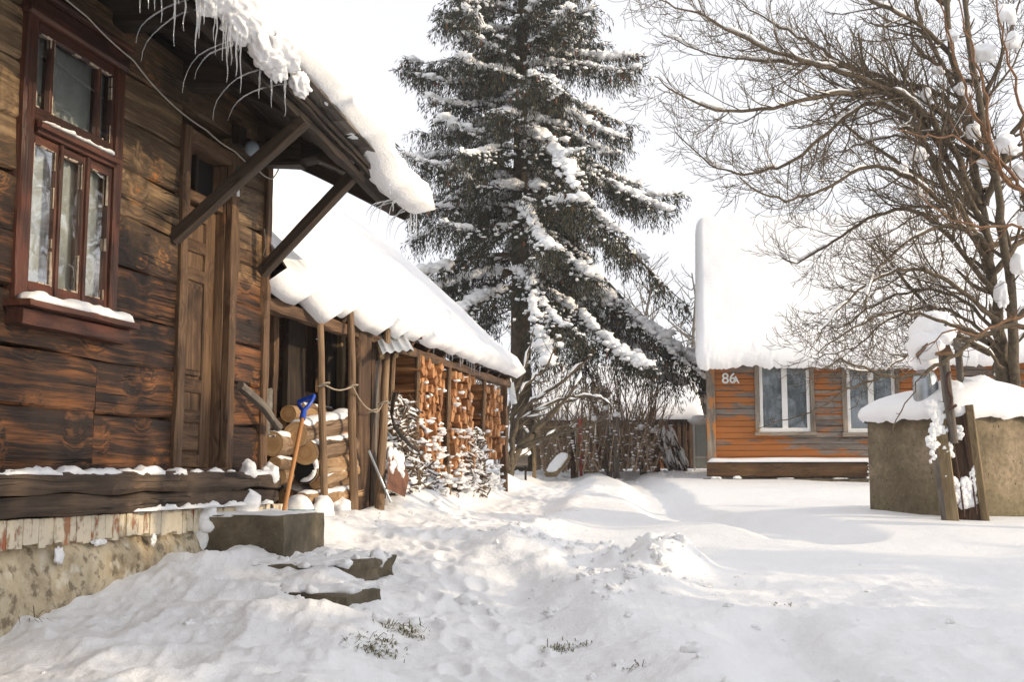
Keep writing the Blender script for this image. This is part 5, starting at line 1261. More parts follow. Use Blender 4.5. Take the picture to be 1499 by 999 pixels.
# ------------------------------------------------------------------ the snowy spruce
def spruce(bx, by, bz, Ht, nwh, name_lab, seed, h0=3.2, scale=1.0, dens=1.0, snow=True, skew=True):
    rr = random.Random(seed); nr = np.random.RandomState(seed)
    T = thing('spruce_tree', V((bx, by, bz)), name_lab, 'tree')
    mb = MB(); n = 26
    mb.tube([V((bx + .10 * nz((i * .3, seed, 0)), by + .1 * nz((i * .3, seed, 5)), bz - .3 + Ht * i / n)) for i in range(n + 1)], [max(.015, .26 * scale * (1 - (i / n)) ** .85 * (1.25 if i == 0 else 1)) for i in range(n + 1)], 14, rough=.12)
    mb.build('trunk', 'spruce_bark', T, smooth=True, gc=False)
    BR = MB(); SN = MB(); QV = []; CV = []
    def leaf_fan(p, d, ln, k, wdt):
        k = k + 1; wdt *= .55; ln *= .85
        """k needle-covered shoots around p, hanging along d"""
        for _ in range(k):
            q = p + V((rr.gauss(0, .035), rr.gauss(0, .035), rr.gauss(0, .03)))
            e = (d + V((rr.gauss(0, .34), rr.gauss(0, .34), rr.gauss(0, .25)))).normalized()
            s = e.cross(V((rr.gauss(0, 1), rr.gauss(0, 1), rr.gauss(0, 1)))).normalized() * wdt * rr.uniform(.7, 1.3)
            l = ln * rr.uniform(.6, 1.3); QV.append((q, q + e * l * .45 + s, q + e * l, q + e * l * .4 - s))
    rise0 = lambda f: lerp(.10, .45, f) + lerp(.30, .12, f) if skew else 9
    h = h0; az = rr.random() * 6
    while h < Ht - .2:
        f = (h - h0) / (Ht - h0)
        Lm = lerp(4.5, .30, f ** .74) * scale
        nb = rr.choice((4, 5, 5, 6)) if f < .85 else 4
        for b in range(nb):
            a = az + 6.283 * b / nb + rr.uniform(-.35, .35); dx, dy = math.cos(a), math.sin(a)
            L = Lm * rr.uniform(.72, 1.15); droop = lerp(.68, .12, f ** .7) * rr.uniform(.6, 1.3)
            if skew and f < .35: 
                droop *= (1.15 if dx > .15 else (.75 if dx < -.3 else .95)); L *= (1.08 if dx > 0 else .95)
            rise = lerp(.10, .45, f); up = lerp(.30, .12, f)
            droop = min(droop, (h - 2.1) / (1.5 * L) + (rise0(f)) / 1.5)
            m = 14; pts = []
            for i in range(m + 1):
                t = i / m; z = L * (rise * t - droop * 1.5 * t ** 1.7 + up * t ** 4); side = .10 * L * nz((t * 1.5, a * 3, h)); w = L * t * (1 - .12 * droop * t)
                pts.append(V((bx + dx * w - dy * side, by + dy * w + dx * side, bz + h + z + .05 * nz((t * 4, a, h)))))
            BR.tube(pts, [.035 * scale * (1 - .85 * i / m) * (L / 3 + .3) for i in range(m + 1)], 5, world=True)
            if snow:
                # snow lying on top, broken into runs
                i0 = 0.12; 
                while i0 < .97:
                    i1 = min(1, i0 + rr.uniform(.12, .5))
                    if rr.random() < .85:
                        k = max(4, int((i1 - i0) * L / .065)); seg = []
                        for j in range(k + 1):
                            t = lerp(i0, i1, j / k) * m; q = min(m - 1, int(t)); seg.append(pts[q].lerp(pts[q + 1], t - q) + V((rr.gauss(0, .012), rr.gauss(0, .012), .035)))
                        ww = rr.uniform(.05, .13) * (.6 + .65 * (1 - f)) * scale
                        for sp_ in seg:
                            if (seg[-1] - seg[0]).normalized().z < -.72: break
                            w2 = ww * rr.uniform(.6, 1.35); SN.blob(sp_ + V((rr.gauss(0, ww * .4), rr.gauss(0, ww * .4), 0)), (w2 * 1.0, w2 * 1.0, w2 * .62), 2, .5, world=True)
                            if rr.random() < .5: SN.blob(sp_ + V((rr.gauss(0, ww * 1.3), rr.gauss(0, ww * 1.3), -.03)), (w2 * .6, w2 * .6, w2 * .3), 2, .4, world=True)
                    i0 = i1 + rr.uniform(.0, .07)
            # side shoots with hanging curtains of twigs
            ns = int(L * 11 * dens * (1 + .5 * f)) + 3
            for k in range(ns):
                t = rr.uniform(.10, 1.0) ** .8; q = t * m; i = min(m - 1, int(q)); p = pts[i].lerp(pts[i + 1], q - i); tan = (pts[i + 1] - pts[i]).normalized()
                sd = tan.cross(V((0, 0, 1))); sd = sd.normalized() if sd.length > .05 else V((1, 0, 0)); sgn = rr.choice((-1, 1))
                sl = (.62 * (1 - .75 * abs(t - .45)) * min(1, L / 2.2)) * rr.uniform(.35, 1.15) * scale
                d0 = (sd * sgn * rr.uniform(.5, 1) + tan * rr.uniform(.1, .8)).normalized()
                cnt = max(2, int(sl / .10))
                for j in range(cnt + 1):
                    u = j / cnt; sp = p + d0 * (sl * u) - V((0, 0, .45 * sl * u * u + .02))
                    leaf_fan(sp, (d0 * .6 - V((0, 0, .5))).normalized(), .17, 2, .020)
                    # pendulous twig
                    if rr.random() < .8:
                        hl = rr.uniform(.10, .65) * lerp(1.15, .55, f) * (1.1 - .3 * u)
                        c2 = max(1, int(hl / .085))
                        for v in range(c2): leaf_fan(sp + V((rr.gauss(0, .02), rr.gauss(0, .02), -hl * v / c2)), V((d0.x * .12, d0.y * .12, -1)), .15, 2, .018)
                    if rr.random() < .035: CV.append(sp - V((0, 0, .1)))
                    if snow and rr.random() < .30: SN.blob(sp + V((0, 0, .01)), (rr.uniform(.02, .06), rr.uniform(.02, .06), rr.uniform(.015, .035)), 2, .7, world=True)
            leaf_fan(pts[-1], (pts[-1] - pts[-2]).normalized(), .2, 6, .022)
        az += 1.1; h += lerp(.50, .35, f) * rr.uniform(.75, 1.25)
    # dead lower stubs
    for k in range(12):
        a = rr.random() * 6.28; z = bz + rr.uniform(1.5, 5); p = V((bx, by, z)); BR.tube([p, p + V((math.cos(a) * .4, math.sin(a) * .4, .02)), p + V((math.cos(a) * rr.uniform(.6, 1.2), math.sin(a) * .9, -.12))], [.03, .02, .008], 5, world=True)
    BR.build('limbs', 'spruce_bark', T, smooth=True, gc=False)
    q = np.array([[tuple(c) for c in f4] for f4 in QV]).reshape(-1, 3); mesh_np('crown', q, np.arange(len(q)).reshape(-1, 4), 4, 'needles', T)
    if CV:
        mb = MB()
        for p in CV: mb.blob(p, (.025, .025, .075), 1, 0, world=True)
        o = mb.build('cones', 'cone', T, smooth=True, gc=False); o['kind'] = 'stuff'
    if snow: SN.build('snow_load', 'snow', T, smooth=True, gc=False, kind='stuff')
    return T
sp = at(763, 690, 26)
spruce(sp.x, sp.y, .75, 19.5, 0, 'tall dark spruce with drooping snow-laden branches behind the woodshed', 5, h0=4.2, dens=1.0)

# ------------------------------------------------------------------ bare trees
class Bare:
    def __init__(s, seed, gn=.16): s.r = random.Random(seed); s.mb = MB(); s.tips = []; s.gn = gn; s.on = []
    def rv(s, k): return V((s.r.gauss(0, k), s.r.gauss(0, k), s.r.gauss(0, k)))
    def limb(s, pts, r0, r1, lvl, dens=1.0, sides=None, tl=1.0, grav=0.0, flat=1.0):
        P = [V(p) for p in pts]; n = len(P); rad = [lerp(r0, r1, i / (n - 1)) for i in range(n)]
        s.mb.tube(P, rad, sides or (10 if r0 > .05 else 6 if r0 > .02 else 4 if r0 > .008 else 3), cap=False, world=True, rough=.15 if r0 > .03 else 0)
        for p in P: s.on.append((p, r0))
        if lvl <= 0: return
        L = sum((P[i + 1] - P[i]).length for i in range(n - 1)); acc = 0; step = lerp(.17, .34, lvl / 3) / dens; nxt = L * .12; sgn = 1
        for i in range(n - 1):
            d = P[i + 1] - P[i]; l = d.length; dn = d.normalized()
            while nxt < acc + l:
                t = (nxt - acc) / l; p = P[i].lerp(P[i + 1], t); q = nxt / L; rr = lerp(r0, r1, q)
                sd = dn.orthogonal().normalized(); sd.rotate(__import__('mathutils').Quaternion(dn, s.r.random() * 6.283))
                sd.y *= flat
                cl = (tl * (.30 + .55 * (1 - q)) * s.r.uniform(.5, 1.25)) * (.52 ** (3 - lvl) if lvl < 3 else 1)
                s.grow(p, (dn * s.r.uniform(.5, 1.0) + sd * s.r.uniform(.5, .9)).normalized(), cl, max(.0031, rr * .52), lvl - 1, dens, tl, grav)
                nxt += step * s.r.uniform(.6, 1.4)
            acc += l
    def grow(s, p, d, L, r, lvl, dens, tl, grav):
        n = 6 if L > .5 else 4; pts = [V(p)]; d = V(d)
        for i in range(n):
            d = (d + s.rv(.13) + V((0, 0, s.gn * (i / n) * 1.6 - grav * (1 - i / n)))).normalized(); pts.append(pts[-1] + d * (L / n))
        s.limb(pts, r, max(.0026, r * .4), lvl, dens, None, tl, grav)
        s.tips.append(pts[-1])
def px_limb(B, pl, d0, d1, r0, r1, lvl, **k):
    n = len(pl); raw = [at(px, py, lerp(d0, d1, i / (n - 1))) for i, (px, py) in enumerate(pl)]
    # Catmull-Rom through the sketch points
    pts = []
    for i in range(n - 1):
        a, b, c, d = raw[max(0, i - 1)], raw[i], raw[i + 1], raw[min(n - 1, i + 2)]
        for j in range(5):
            t = j / 5; pts.append(.5 * ((2 * b) + (c - a) * t + (2 * a - 5 * b + 4 * c - d) * t * t + (3 * b - a - 3 * c + d) * t ** 3) + B.rv(.012))
    pts.append(raw[-1]); B.limb(pts, r0, r1, lvl, **k)
def snowballs(T, lst, name='snow_clump'):
    for px, py, d, rx, rz in lst:
        p = at(px, py, d); k = d / F; mb = MB(); mb.blob(p, (rx * k, rx * k * 1.2, rz * k * .85), 3, .42, sc=1.2, world=True); mb.blob(p + V((rx * k * .7, 0, -rz * k * .5)), (rx * k * .6, rx * k * .6, rz * k * .45), 3, .4, world=True); mb.build(name, 'snow_smooth', T, smooth=True, gc=False)
def right_tree():
    T = thing('bare_tree', at(1474, 706, 13.4), 'big bare fruit tree with arching twiggy limbs rising behind the well', 'tree')
    B = Bare(11, .20)
    px_limb(B, [(1474, 730), (1470, 600), (1462, 480), (1448, 380), (1432, 280), (1412, 170), (1392, 60), (1376, -60), (1362, -200)], 13.4, 13.9, .088, .022, 2, tl=1.3)
    px_limb(B, [(1486, 720), (1484, 560), (1478, 420), (1462, 300), (1440, 180), (1418, 60), (1404, -120)], 13.5, 12.8, .07, .022, 2, tl=1.3)
    B2 = B.mb; B.mb.build('trunk', 'tree_bark', T, smooth=True, gc=False); B.mb = MB()
    K = dict(tl=1.35, dens=2.5, flat=.8)
    for pl, d0, d1, r0 in (
        ([(1432, 300), (1395, 220), (1340, 150), (1250, 112), (1190, 95), (1120, 70), (1060, 38), (1000, 12), (948, -8)], 13.6, 12.6, .045),
        ([(1412, 170), (1370, 135), (1310, 118), (1240, 95), (1180, 60), (1120, 25), (1070, -5)], 13.7, 14.4, .036),
        ([(1440, 330), (1390, 240), (1320, 140), (1230, 96), (1160, 92), (1100, 88), (1040, 78), (968, 50)], 13.5, 14.2, .04),
        ([(1420, 210), (1370, 160), (1300, 135), (1210, 138), (1130, 158), (1060, 162), (1000, 142), (958, 112)], 13.7, 12.4, .042),
        ([(1446, 370), (1390, 280), (1330, 175), (1270, 152), (1210, 195), (1150, 240), (1090, 254), (1040, 240), (988, 192)], 13.5, 13.2, .04),
        ([(1450, 390), (1400, 320), (1330, 260), (1270, 245), (1210, 275), (1160, 292), (1110, 280), (1082, 258)], 13.4, 12.2, .034),
        ([(1456, 430), (1400, 360), (1340, 308), (1270, 322), (1210, 362), (1165, 385), (1140, 374)], 13.4, 14.3, .034),
        ([(1462, 470), (1400, 420), (1340, 395), (1280, 410), (1230, 450), (1195, 500)], 13.3, 12.3, .03),
        ([(1468, 520), (1420, 470), (1360, 450), (1300, 470), (1250, 510), (1190, 525)], 13.4, 13.8, .026),
        ([(1470, 540), (1430, 500), (1385, 498), (1330, 520), (1285, 545), (1240, 540)], 13.3, 12.5, .022),
        ([(1466, 500), (1410, 440), (1350, 425), (1290, 440), (1235, 478), (1190, 470)], 13.4, 14.4, .024),
        ([(1400, 90), (1350, 40), (1290, 8), (1230, -30), (1160, -70)], 13.9, 13.2, .036),
        ([(1385, 10), (1330, -50), (1270, -120), (1180, -160)], 13.9, 14.6, .036),
        ([(1440, 300), (1470, 230), (1510, 150), (1560, 90), (1640, 20)], 13.6, 13.0, .045),
        ([(1455, 400), (1500, 350), (1560, 310), (1640, 260), (1720, 190)], 13.5, 14.3, .045),
        ([(1425, 240), (1440, 150), (1475, 60), (1510, -50)], 13.7, 14.5, .045),
        ([(1465, 480), (1520, 440), (1590, 400), (1680, 380)], 13.4, 12.8, .036),
        ([(1410, 150), (1360, 60), (1330, -40), (1300, -160)], 13.8, 15.0, .036),
        ([(1450, 370), (1430, 340), (1380, 330), (1320, 360), (1280, 400), (1262, 452)], 13.4, 11.9, .03),
        ([(1440, 320), (1410, 290), (1360, 220), (1310, 200), (1250, 215), (1190, 240)], 13.5, 15.0, .034)):
        px_limb(B, pl, d0, d1, r0, .0055, 3, **K)
    for k in range(9):            # limbs reaching away from the camera
        a = R.uniform(.2, 2.9); z = R.uniform(2.2, 6); p = at(1440, 300, 13.6); p.z = z
        B.grow(p, V((math.cos(a), math.sin(a), .5)), R.uniform(1.8, 3), .035, 2, .8, 1.0, .05)
    B.mb.build('branches', 'bush_bark', T, smooth=True, gc=False)
    SB = MB(); rs = random.Random(8)
    for i in range(len(B.on) - 6):
        if B.on[i][1] > .007 and B.on[i][1] == B.on[i + 3][1] and rs.random() < .16:
            q = [B.on[i + j][0] + V((0, 0, B.on[i][1] * .7)) for j in range(4)]; d = q[-1] - q[0]
            if abs(d.z) < .7 * d.length: SB.strip([q[0].lerp(q[1], t / 3) for t in range(3)] + [q[1].lerp(q[2], t / 3) for t in range(3)] + [q[2].lerp(q[3], t / 3) for t in range(4)], max(.016, B.on[i][1] * 1.5), max(.010, B.on[i][1] * .8), amp=.7, n=5, world=True)
    SB.build('snow_load', 'snow', T, smooth=True, gc=False, kind='stuff')
    snowballs(T, [(1342, 224, 13.2, 12, 12), (1373, 102, 13.4, 8, 8), (1407, 131, 13.3, 10, 10), (1340, 282, 13.2, 16, 14), (1470, 212, 13.1, 17, 16), (1425, 192, 13.2, 9, 15), (1438, 76, 13.4, 15, 16), (1392, 52, 13.6, 8, 10), (1494, 250, 13.2, 10, 14),
                  (1490, 385, 13.0, 10, 16), (1356, 140, 13.4, 7, 13), (1322, 248, 13.2, 7, 9), (1480, 60, 13.2, 12, 12), (1472, 20, 13.3, 12, 16), (1465, 430, 12.8, 8, 20), (1440, 240, 13.2, 8, 8), (1500, 320, 13, 12, 12)])
    # nearer tree rising outside the right edge: ruddy shoots
    T2 = thing('bare_tree', at(1640, 790, 9.5), 'ruddy-barked bare tree leaning in from the right-hand edge with sunlit shoots', 'tree')
    B = Bare(23, .25)
    px_limb(B, [(1640, 800), (1620, 600), (1560, 400), (1500, 285)], 9.5, 9.3, .075, .045, 0)
    px_limb(B, [(1640, 700), (1690, 400), (1720, 100), (1700, -200)], 9.5, 9.8, .06, .03, 2, tl=1.1)
    B.mb.build('trunk', 'bush_bark', T2, smooth=True, gc=False); B.mb = MB()
    for pl, r in (([(1500, 285), (1465, 255), (1448, 200), (1440, 130), (1420, 60), (1395, -20)], .022), ([(1500, 285), (1470, 240), (1430, 170), (1400, 90), (1380, 20), (1368, -60)], .018), ([(1520, 320), (1500, 230), (1490, 130), (1465, 40), (1450, -50)], .02),
                  ([(1500, 285), (1455, 240), (1405, 205), (1350, 200), (1300, 185)], .016), ([(1540, 360), (1480, 330), (1420, 330), (1360, 300), (1330, 262)], .017), ([(1600, 500), (1540, 470), (1480, 466), (1430, 490), (1390, 485), (1340, 520)], .02)):
        px_limb(B, pl, 9.3, 8.9, r, .004, 2, tl=.75, dens=1.2, flat=.7)
    B.mb.build('shoots', 'red_bark', T2, smooth=True, gc=False); B.mb = MB()
    px_limb(B, [(1630, 640), (1560, 520), (1499, 478), (1440, 492), (1400, 520), (1352, 546), (1300, 552), (1240, 530), (1180, 540)], 9.5, 9.0, .032, .005, 2, tl=.7, dens=1.1)
    px_limb(B, [(1440, 492), (1380, 470), (1320, 455), (1250, 478), (1195, 520)], 9.4, 9.2, .018, .004, 2, tl=.6)
    px_limb(B, [(1352, 546), (1320, 600), (1300, 660), (1296, 700)], 9.2, 9.3, .007, .003, 1, tl=.4)
    px_limb(B, [(1300, 552), (1240, 570), (1190, 600), (1110, 628)], 9.1, 9.0, .010, .003, 2, tl=.4)
    B.mb.build('branches', 'bush_bark', T2, smooth=True, gc=False)
right_tree()
def apple():
    T = thing('bare_tree', at(748, 697, 20.5), 'low spreading fruit tree with snow along its bent boughs beside the shed end', 'tree'); B = Bare(31, .12)
    for pl, r in (([(744, 705), (748, 680), (762, 655), (780, 634), (800, 612), (826, 590), (862, 578), (880, 566)], .085), ([(748, 680), (752, 640), (766, 600), (800, 575), (840, 545), (868, 520)], .06), ([(762, 655), (800, 640), (830, 634), (866, 622), (890, 610)], .05),
                  ([(750, 650), (752, 600), (775, 560), (800, 540), (815, 500)], .045), ([(746, 690), (740, 640), (748, 590), (770, 530), (782, 480)], .05), ([(780, 634), (815, 600), (845, 560), (850, 530)], .04), ([(752, 620), (790, 600), (835, 580), (880, 585), (900, 600)], .035)):
        px_limb(B, pl, 20.5, R.uniform(19.6, 21.6), r, .008, 3, tl=.95, dens=1.1)
    B.mb.build('branches', 'tree_bark', T, smooth=True, gc=False)
    mb = MB(); c = 0
    for i in range(len(B.on) - 5):
        if B.on[i][1] > .012 and B.on[i][1] == B.on[i + 4][1] and R.random() < .16: mb.strip([B.on[i + j][0] + V((0, 0, B.on[i][1] * .7)) for j in range(4)], .07, .04, amp=.6, n=5, world=True)
    mb.build('snow_load', 'snow', T, smooth=True, gc=False, kind='stuff')
apple()
def bush(px0, px1, base, d, top, n, lab, seed, mat='brush', lvl=2, spread=.25, snow=.1, tl=.6):
    T = thing('bush', at((px0 + px1) / 2, base, d), lab, 'bush'); B = Bare(seed, .1); rr = random.Random(seed)
    for k in range(n):
        px = rr.uniform(px0, px1); p = at(px, base + 3, d + rr.uniform(-.7, .7)); L = (at(px, top, d).z - p.z) * rr.uniform(.55, 1.1)
        dr = V((rr.gauss(0, spread), rr.gauss(0, spread), 1)).normalized(); pts = [p]
        for i in range(7): dr = (dr + V((rr.gauss(0, .10), rr.gauss(0, .1), .02))).normalized(); pts.append(pts[-1] + dr * L / 7)
        B.limb(pts, rr.uniform(.012, .03), .005, lvl, .95, None, tl)
    B.mb.build('stems', mat, T, smooth=True, gc=False)
    mb = MB()
    for p, r in B.on:
        if r > .008 and rr.random() < snow: mb.blob(p + V((0, 0, .02)), (rr.uniform(.02, .05), rr.uniform(.02, .05), rr.uniform(.01, .025)), 1, .4, world=True)
    if mb.v: mb.build('snow_load', 'snow', T, smooth=True, gc=False, kind='stuff')
bush(865, 955, 682, 26.3, 575, 60, 'snow-flecked bush of leaning stems around the old posts', 41, snow=.22, tl=.8)
bush(800, 960, 684, 28.0, 500, 110, 'tall brownish thicket of upright stems beneath the spruce boughs', 42, snow=.08, tl=.9)
bush(798, 958, 688, 25.6, 612, 75, 'low pale snow-dusted shrubbery filling the gap before the far shed', 45, snow=.30, spread=.35, tl=.6)
bush(755, 800, 690, 27.5, 520, 22, 'thin upright saplings beside the spruce trunk', 43, snow=.03, tl=.8)
bush(1274, 1288, 704, 21.5, 676, 7, 'tuft of snowy stems at the foot of the orange cottage by the well', 44, lvl=1, snow=.8, tl=.3)
def heap():
    T = thing('brush_heap', at(985, 690, 27), 'heap of snowy cut branches leaning against the far shed', 'brush heap'); mb = MB(); sb = MB()
    for k in range(110):
        a = at(R.uniform(955, 985), R.uniform(622, 655), 28.0 + R.uniform(-.6, .6)); b = at(R.uniform(978, 1008), R.uniform(680, 694), 26.8 + R.uniform(-.6, .6))
        m = a.lerp(b, .5) + V((R.gauss(0, .06), R.gauss(0, .1), R.gauss(.05, .06))); mb.tube([a, m, b], [.012, .018, .012], 4, world=True)
        if R.random() < .5: sb.strip([a.lerp(m, t) + V((0, 0, .02)) for t in (0, .25, .5, .75, 1)], .10, .05, amp=.5, n=5, world=True)
        if R.random() < .35: sb.strip([m.lerp(b, t) + V((0, 0, .02)) for t in (0, .25, .5, .75, 1)], .10, .05, amp=.5, n=5, world=True)
    mb.build('branches', 'twig', T, smooth=True, gc=False); sb.build('snow_load', 'snow', T, smooth=True, gc=False, kind='stuff')
heap()
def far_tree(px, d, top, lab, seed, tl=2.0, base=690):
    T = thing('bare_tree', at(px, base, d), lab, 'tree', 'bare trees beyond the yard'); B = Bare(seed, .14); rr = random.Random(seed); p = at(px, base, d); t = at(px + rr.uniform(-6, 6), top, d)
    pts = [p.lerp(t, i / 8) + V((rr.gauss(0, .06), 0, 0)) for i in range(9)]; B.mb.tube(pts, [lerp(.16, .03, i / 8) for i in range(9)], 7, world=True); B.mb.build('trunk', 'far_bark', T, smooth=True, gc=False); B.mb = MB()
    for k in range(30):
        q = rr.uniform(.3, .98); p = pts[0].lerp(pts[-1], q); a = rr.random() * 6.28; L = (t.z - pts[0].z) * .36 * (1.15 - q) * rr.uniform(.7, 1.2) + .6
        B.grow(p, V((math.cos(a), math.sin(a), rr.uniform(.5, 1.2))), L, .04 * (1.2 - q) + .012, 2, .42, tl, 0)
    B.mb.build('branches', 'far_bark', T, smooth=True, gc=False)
far_tree(952, 48, 388, 'pale bare tree standing beyond the far shed, just right of the spruce', 51)
far_tree(1008, 52, 400, 'faint bare tree peeping between the spruce and the orange cottage', 52)
far_tree(912, 55, 430, 'faint bare tree half hidden behind the right-hand spruce boughs', 53)
far_tree(800, 50, 480, 'slender bare tree seen through the gap right of the spruce trunk', 54)
far_tree(1600, 46, 330, 'bare tree standing far behind the orange cottage roof', 55)
far_tree(690, 56, 420, 'faint bare tree hidden mostly by the left spruce boughs', 56)
def treeline():
    B = MB(); rr = random.Random(77)
    for k in range(420):
        x = rr.uniform(-70, 75); y = rr.uniform(78, 100); h = rr.uniform(4.5, 8.5); p = V((x, y, 1.0)); a = rr.gauss(0, .06)
        B.tube([p, p + V((a * h * .5, 0, h * .5)), p + V((a * h, 0, h))], [.13, .09, .02], 4, cap=False, world=True)
        for j in range(16):
            q = p + V((a * h, 0, h)) * 0 + V((0, 0, h * rr.uniform(.12, .95))); d = V((rr.gauss(0, 1), rr.gauss(0, .6), rr.uniform(.3, 1.3))).normalized() * rr.uniform(.8, 2.2); B.tube([q, q + d * .5 + V((0, 0, -.05)), q + d], [.04, .025, .01], 3, cap=False, world=True)
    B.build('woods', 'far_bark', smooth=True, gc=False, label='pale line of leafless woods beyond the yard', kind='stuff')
treeline()

# ------------------------------------------------------------------ small stuff on the snow
def clods():
    mb = MB(); rr = random.Random(5)
    def near_bank():
        i = rr.randrange(len(BANK) - 1); t = rr.random(); a, b = BANK[i], BANK[i + 1]; return lerp(a[0], b[0], t) + rr.gauss(0, .28), lerp(a[1], b[1], t) + rr.gauss(0, .3)
    spots = [near_bank() for _ in range(150)]
    for _ in range(90):
        i = rr.randrange(len(PATH) - 3); t = rr.random(); a, b = PATH[i], PATH[i + 1]; s = rr.choice((-1, 1)) * rr.uniform(.4, .9); spots.append((lerp(a[0], b[0], t) + s, lerp(a[1], b[1], t)))
    for _ in range(60): spots.append((rr.uniform(-2.6, 2.6), rr.uniform(3.6, 8.0)))
    for _ in range(160): spots.append((rr.uniform(-1.6, 5), 26 + rr.gauss(0, .8)))
    for x, y in spots:
        r = min(.055, abs(rr.gauss(.0, .016)) + .005) * (1.6 if y > 20 else 1); z = gz(x, y); mb.blob((x, y, z - r * .1), (r * rr.uniform(.8, 1.5), r * rr.uniform(.8, 1.5), r * rr.uniform(.6, 1)), 3, .5, world=True)
    mb.build('snow_clods', 'snow', smooth=True, gc=False, label='loose lumps of shovelled snow scattered along the path banks', kind='stuff')
clods()
def grass(px, py, n, w, dpt, lab, h=.06, mat='grass'):
    q = None; rr = random.Random(int(px * 7 + py)); mb = MB()
    a, zz = ray(px, py); y = 5.0
    y = 3.2
    while y < 12 and EYE + zz * y > gz(a * y, y): y += .01
    x0, y0 = a * y, y
    for k in range(n):
        x = x0 + rr.gauss(0, w); y = y0 + rr.gauss(0, dpt); z = gz(x, y) - .012; d = V((rr.gauss(0, 1), rr.gauss(0, 1), rr.uniform(.05, .6))).normalized(); l = h * rr.uniform(.4, 1.3)
        p = V((x, y, z)); s = d.cross(V((0, 0, 1))).normalized() * .0026; l *= 1.35; m = p + d * l * .55 + V((0, 0, .01)); e = p + d * l - V((0, 0, l * .2)); mb.add([p - s, p + s, m + s * .8, e, m - s * .8], [(0, 1, 2, 4), (4, 2, 3)])
    mb.build('grass', mat, gc=False, label=lab, kind='stuff')
grass(585, 922, 150, .06, .06, 'dry grass tuft showing through the snow nearest the lowest step'); grass(562, 942, 120, .05, .05, 'dry grass tuft in the middle of the scraped patch', .05)
grass(545, 953, 130, .07, .03, 'flat dry grass tuft at the front of the scraped patch', .05); grass(826, 952, 110, .05, .03, 'dark grass tuft in the middle of the cleared path', .05)
grass(600, 930, 60, .03, .03, 'sparse grass at the right of the scraped patch', .05)
grass(20, 905, 40, .07, .06, 'thin dead grass blades in the drift at the house base', .11, 'twig'); grass(100, 858, 30, .10, .08, 'few dead blades poking from the house drift', .10, 'twig')
grass(1142, 888, 22, .05, .03, 'dark twig litter on the trampled snow right of the bank', .05, 'twig'); grass(930, 978, 18, .03, .02, 'small dead sprig at the bottom of the yard', .05, 'twig')

# ------------------------------------------------------------------ unseen trees added right of the camera to shade the front of the yard
spruce(8.6, 3.6, .1, 4.7, 0, 'dense spruce out of view on the right, added to shade the yard', 61, h0=.5, scale=.62, dens=.8, snow=False, skew=False)
spruce(9.4, 1.1, .1, 5.1, 0, 'second dense spruce out of view on the right, added to shade the yard', 62, h0=.5, scale=.62, dens=.8, snow=False, skew=False)
def side_tree():
    T = thing('bare_tree', V((6.6, 3.6, .1)), 'leafless tree outside the picture on the right, dappling the log wall', 'tree'); B = Bare(91, .12)
    B.limb([V((6.6, 3.6, -.1)), V((6.6, 3.6, 1.6)), V((6.5, 3.7, 3.2)), V((6.4, 3.6, 5.2))], .12, .03, 0)
    for k in range(22):
        z = B.r.uniform(1.5, 5); a = B.r.random() * 6.28; B.grow(V((6.55, 3.65, z)), V((math.cos(a), math.sin(a), .6)), B.r.uniform(1.2, 2.2), .03, 2, .9, 1.0, 0)
    B.mb.build('branches', 'tree_bark', T, smooth=True, gc=False)
side_tree()
spruce(9.0, -1.4, .1, 5.2, 0, 'third dense spruce out of view on the right, added to shade the yard', 63, h0=.5, scale=.62, dens=.8, snow=False, skew=False)
spruce(8.9, 5.7, .2, 3.5, 0, 'young spruce out of view on the right, added to shade the yard', 64, h0=.4, scale=.5, dens=1.0, snow=False, skew=False)
spruce(7.9, 2.3, .1, 4.3, 0, 'short full spruce out of view on the right, added to shade the yard', 65, h0=.4, scale=.55, dens=1.1, snow=False, skew=False)

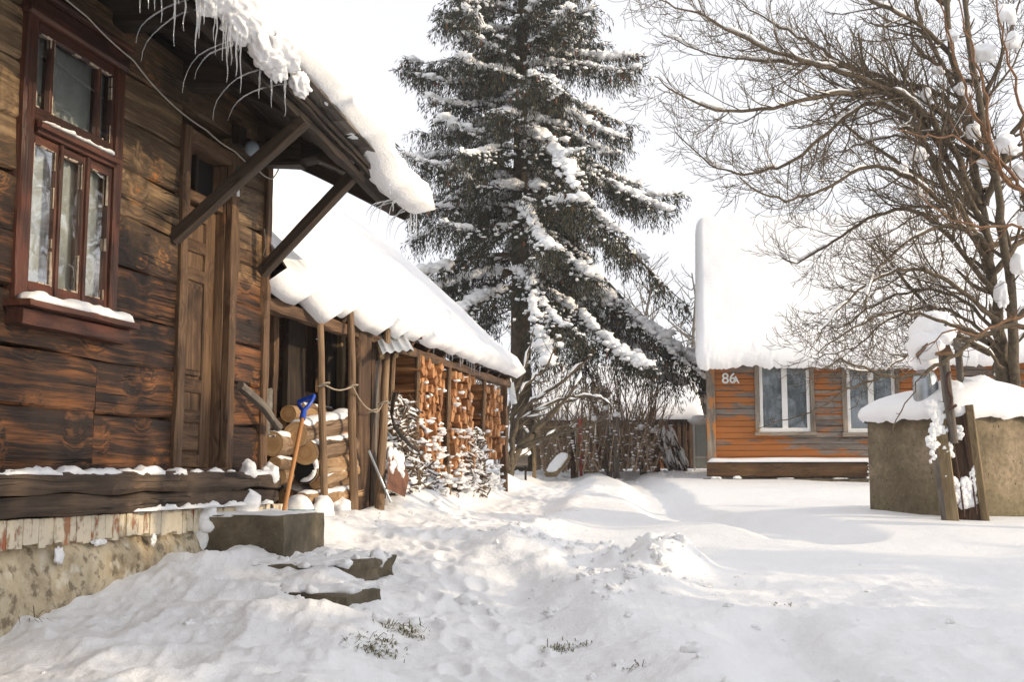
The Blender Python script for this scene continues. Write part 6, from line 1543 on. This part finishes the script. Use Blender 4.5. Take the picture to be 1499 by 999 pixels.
# ------------------------------------------------------------------ winter haze
def haze():
    mb = MB(); x0, x1, y0, y1, z0, z1 = -90, 95, -20, 120, -2.5, 24
    vs = [V((x, y, z)) for z in (z0, z1) for y in (y0, y1) for x in (x0, x1)]
    mb.add(vs, [(0, 2, 3, 1), (4, 5, 7, 6), (0, 1, 5, 4), (2, 6, 7, 3), (0, 4, 6, 2), (1, 3, 7, 5)])
    m = bpy.data.materials.new('winter haze'); m.use_nodes = True; nt = m.node_tree; nt.nodes.remove(nt.nodes['Principled BSDF'])
    v = nt.nodes.new('ShaderNodeVolumePrincipled'); v.inputs['Color'].default_value = (.93, .94, .97, 1); v.inputs['Density'].default_value = HAZE; v.inputs['Anisotropy'].default_value = .2
    nt.links.new(v.outputs[0], nt.nodes['Material Output'].inputs['Volume']); M['haze'] = m
    mb.build('haze', 'haze', gc=False, label='thin pale winter haze filling the air over the yard', kind='stuff')
HAZE = .0012
haze()
# ------------------------------------------------------------------ camera, light, sky
def finish():
    sc = bpy.context.scene
    cd = bpy.data.cameras.new('camera'); cam = bpy.data.objects.new('camera', cd); C.objects.link(cam)
    cam.location = (0, 0, EYE); cam.rotation_euler = (math.radians(90) + TH, 0, 0)
    cd.sensor_width = 36; cd.lens = 36 * F / 1499; cd.clip_end = 2000; cd.clip_start = .05
    sc.camera = cam
    AZ, EL = 110.0, 15.5
    w = bpy.data.worlds.new('World'); sc.world = w; w.use_nodes = True; nt = w.node_tree; q = NT(nt)
    sky = q.n('TexSky', _sky_type='NISHITA'); sky.sun_disc = False; sky.sun_elevation = math.radians(EL); sky.sun_rotation = math.radians(AZ)
    sky.altitude = 100; sky.air_density = 1.0; sky.dust_density = 2.0; sky.ozone_density = 1.0
    hs = q.n('HueSaturation', Saturation=.22, Value=1.0, Color=sky.outputs[0])
    # thin bright winter overcast over the blue
    veil = q.mix(.6, hs.outputs[0], (SKYV * .99, SKYV * 1.0, SKYV * 1.045))
    bg = nt.nodes['Background']; nt.links.new(veil, bg.inputs[0]); bg.inputs[1].default_value = SKYS
    ld = bpy.data.lights.new('sun', 'SUN'); ld.energy = SUNS; ld.angle = math.radians(.6); ld.color = (1.0, .80, .54)
    s = bpy.data.objects.new('sun', ld); C.objects.link(s)
    a = math.radians(AZ); e = math.radians(EL); d = V((math.sin(a) * math.cos(e), math.cos(a) * math.cos(e), math.sin(e)))
    s.rotation_euler = d.to_track_quat('Z', 'Y').to_euler(); s.location = d * 30
    vs = sc.view_settings; vs.view_transform = 'Standard'; vs.look = 'None'; vs.exposure = EXPO; vs.gamma = 1; vs.use_curve_mapping = False
    sc.cycles.max_bounces = 8; sc.cycles.diffuse_bounces = 4; sc.cycles.glossy_bounces = 3; sc.cycles.transmission_bounces = 5; sc.cycles.transparent_max_bounces = 8
    sc.cycles.use_denoising = True
SKYV, SKYS, SUNS, EXPO = 12.0, .12, 3.4, 0.06
finish()
